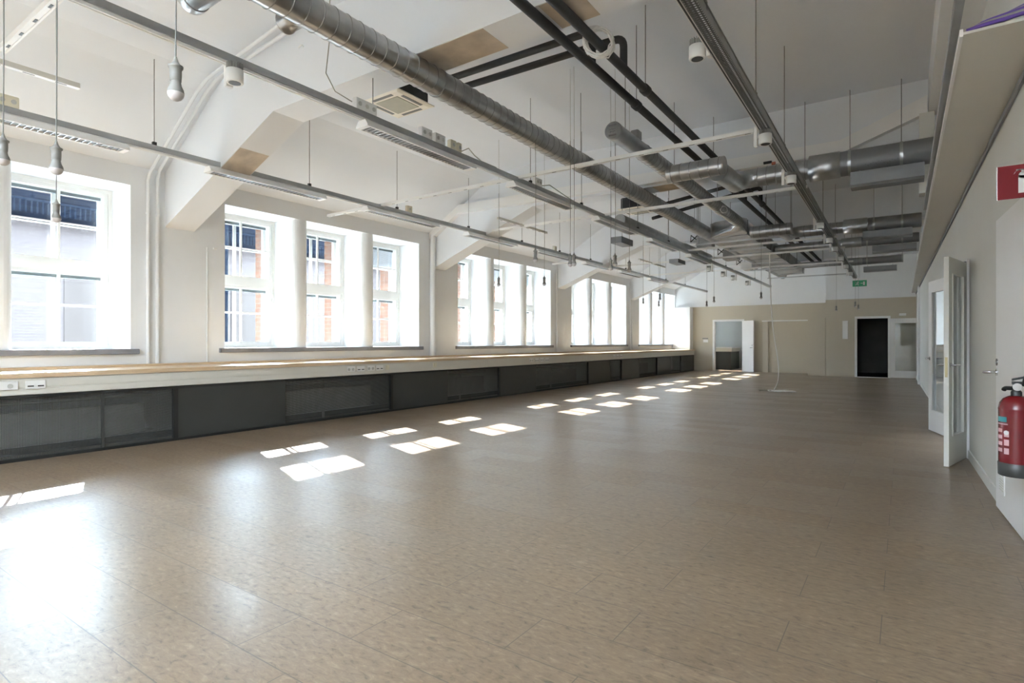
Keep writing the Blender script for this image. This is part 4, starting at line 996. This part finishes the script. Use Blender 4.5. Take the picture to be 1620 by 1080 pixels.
# near white door
a0 = Vector((.578, 5.62, 0)); a1 = Vector((.668, 3.6, 0)); d = (a1-a0); L = d.length
t = empty('door_4', a0, 'plain white door at the right edge behind the extinguisher', 'door', None, 'structure', rz=math.atan2(d.y, d.x))
MB().bevbox(0, L, 0, .03, .008, 2.17, .006).build('door_leaf', 'white', t)
q = MB()
for s_ in (0,):
    q.box(.045, .047, -.0, 0, 0, 0)
h = MB(); h.lathe([(0, .026), (.008, .026)], (.055, 0, 1.025), (0, -1, 0), 18)
h.tube(cat([(.055, -.008, 1.025), (.055, -.05, 1.025), (.03, -.065, 1.022), (-.07, -.062, 1.018)], 4), .009, 8); h.build('door_handle', 'chrome', t)
h = MB(); h.lathe([(0, .026), (.007, .026), (.007, .012), (.002, .012)], (.055, 0, 1.10), (0, -1, 0), 18); h.build('lock_rose', 'chrome', t)
h = MB(); h.box(.17, .34, -.006, 0, .16, .36); h.build('vent_frame', 'white', t)
h = MB()
for i in range(9): h.obox((.19, -.006, .185+i*.018), (.32, -.006, .185+i*.018), (0, .003, .004), (0, -.002, .001))
h.build('vent_louvre', 'fascia', t)

# extinguisher
ex, ey, ez = .543, 4.39, .47
t = empty('fire_extinguisher', (ex, ey, ez), 'red fire extinguisher with a black base on the right wall', 'fire extinguisher')
MB().lathe([(.045, .081), (.06, .0815), (.36, .0815), (.385, .0815), (.39, .083), (.395, .0815), (.425, .076), (.45, .06), (.465, .035), (.468, .025)], n=40).build('cylinder', 'red', t)
MB().lathe([(0, .078), (.004, .083), (.075, .085), (.078, .082)], n=40).build('base_ring', 'panel', t)
v = MB(); v.lathe([(.462, .026), (.49, .026), (.50, .018), (.545, .018)], n=18); v.box(-.02, .11, -.012, .012, .535, .55); v.obox((-.02, 0, .56), (.12, 0, .60), (0, .010, 0), (0, 0, .006)); v.build('valve_handle', 'black', t)
MB().lathe([(0, .022), (.02, .022)], (-.0, -.018, .52), (0, -1, 0), 16).build('pressure_gauge', 'chrome', t)
MB().tube(cat([(-.02, 0, .51), (-.05, -.01, .51), (-.058, -.02, .50)], 4), .012, 8).build('outlet_nozzle', 'black', t)
MB().tube(cat([(.03, -.02, .53), (.04, -.07, .60), (.06, -.10, .58), (.09, -.12, .45), (.08, -.10, .2)], 5), .012, 8).build('hose', 'black', t)
def wrap(a0_, a1_, z0, z1, r=.0822):
    q = MB(); vs = []; n2 = 8
    for k in range(n2+1):
        a = math.radians(a0_+(a1_-a0_)*k/n2)
        for rr_, z in ((r, z0), (r, z1)): vs.append((rr_*math.cos(a), rr_*math.sin(a), z))
    q.add(vs, [(2*k, 2*k+2, 2*k+3, 2*k+1) for k in range(n2)], True); return q
wrap(185, 232, .315, .345).build('teal_label', 'teal', t)
q = wrap(185, 236, .30, .307)
for i in range(4):
    z = .14+i*.038; qq = wrap(188, 214, z, z+.022, .0823); q.add(qq.v, qq.f, True)
q.build('text_label', 'pink', t)
q = MB()
for i in range(3):
    qq = wrap(222, 240, .13+i*.05, .165+i*.05, .0824); q.add(qq.v, qq.f, True)
q.build('picture_label', 'pink', t)
q = MB(); q.lathe([(0, .013), (.002, .013)], (.0822*math.cos(math.radians(231)), .0822*math.sin(math.radians(231)), .255), (math.cos(math.radians(231)), math.sin(math.radians(231)), 0), 16); q.build('round_seal', 'paper', t)
MB().box(.06, .09, -.03, .03, .34, .40).build('wall_bracket', 'black', t)
# flag sign
t = empty('fire_sign', (.47, 4.50, 2.11), 'red fire extinguisher sign projecting from the right wall', 'sign')
MB().box(0, .165, -.002, .002, 0, .20).build('sign_plate', 'signred', t)
q = MB(); y_ = -.0028
q.box(.095, .135, y_, -.0021, .03, .135)
q.lathe([(0, .020), (.0007, .020)], (.115, y_, .135), (0, 1, 0), 16)
q.box(.108, .122, y_, -.0021, .15, .17); q.box(.085, .14, y_, -.0021, .165, .172)
cvp = [(.108, .168), (.095, .168), (.083, .160), (.076, .147)]
for (x0, z0), (x1, z1) in zip(cvp, cvp[1:]): q.obox((x0, -.0025, z0), (x1, -.0025, z1), (.003, 0, .003), (0, .0003, 0))
q.build('sign_symbol', 'paper', t)
MB().box(-.004, -.0, -.003, .003, 0, .20).build('sign_edge', 'chrome', t)
# cable bundle over the soffit
for i in range(9):
    m_ = 'purple' if i % 2 == 0 else 'gcable'
    y_ = 3.975+i*.024; dz = .012*(i % 3)
    pts = cat([(.285, y_, 2.957+dz*.3), (.36, y_-.005, 2.966+dz+.004*i), (.45, y_+.005, 2.975+dz+.009*i), (.60, y_, 2.985+dz+.014*i)], 4)
    o = MB().tube(pts, .011, 7).build('cable', m_)
    tag(o, 'purple network cable in the bundle over the right soffit' if m_ == 'purple' else 'grey network cable in the bundle over the right soffit', 'cable', 'purple cables over the right soffit' if m_ == 'purple' else 'grey cables over the right soffit')
# loose hook in ceiling
tag(MB().tube(cat([(-5.35, 3.72, 4.45), (-5.35, 3.70, 4.42), (-5.32, 3.68, 4.40), (-5.29, 3.69, 4.42), (-5.31, 3.72, 4.44), (-5.33, 3.745, 4.44)], 4), .006, 6).build('ceiling_hook', 'plastic'), 'small white hook on the side of the nearest beam', 'hook')
tag(MB().bevbox(XW, XW+.02, 4.42, 4.47, 2.64, 2.66, .003).build('wall_hook', 'plastic'), 'tiny white wall hook at the top of the thin conduit', 'hook')
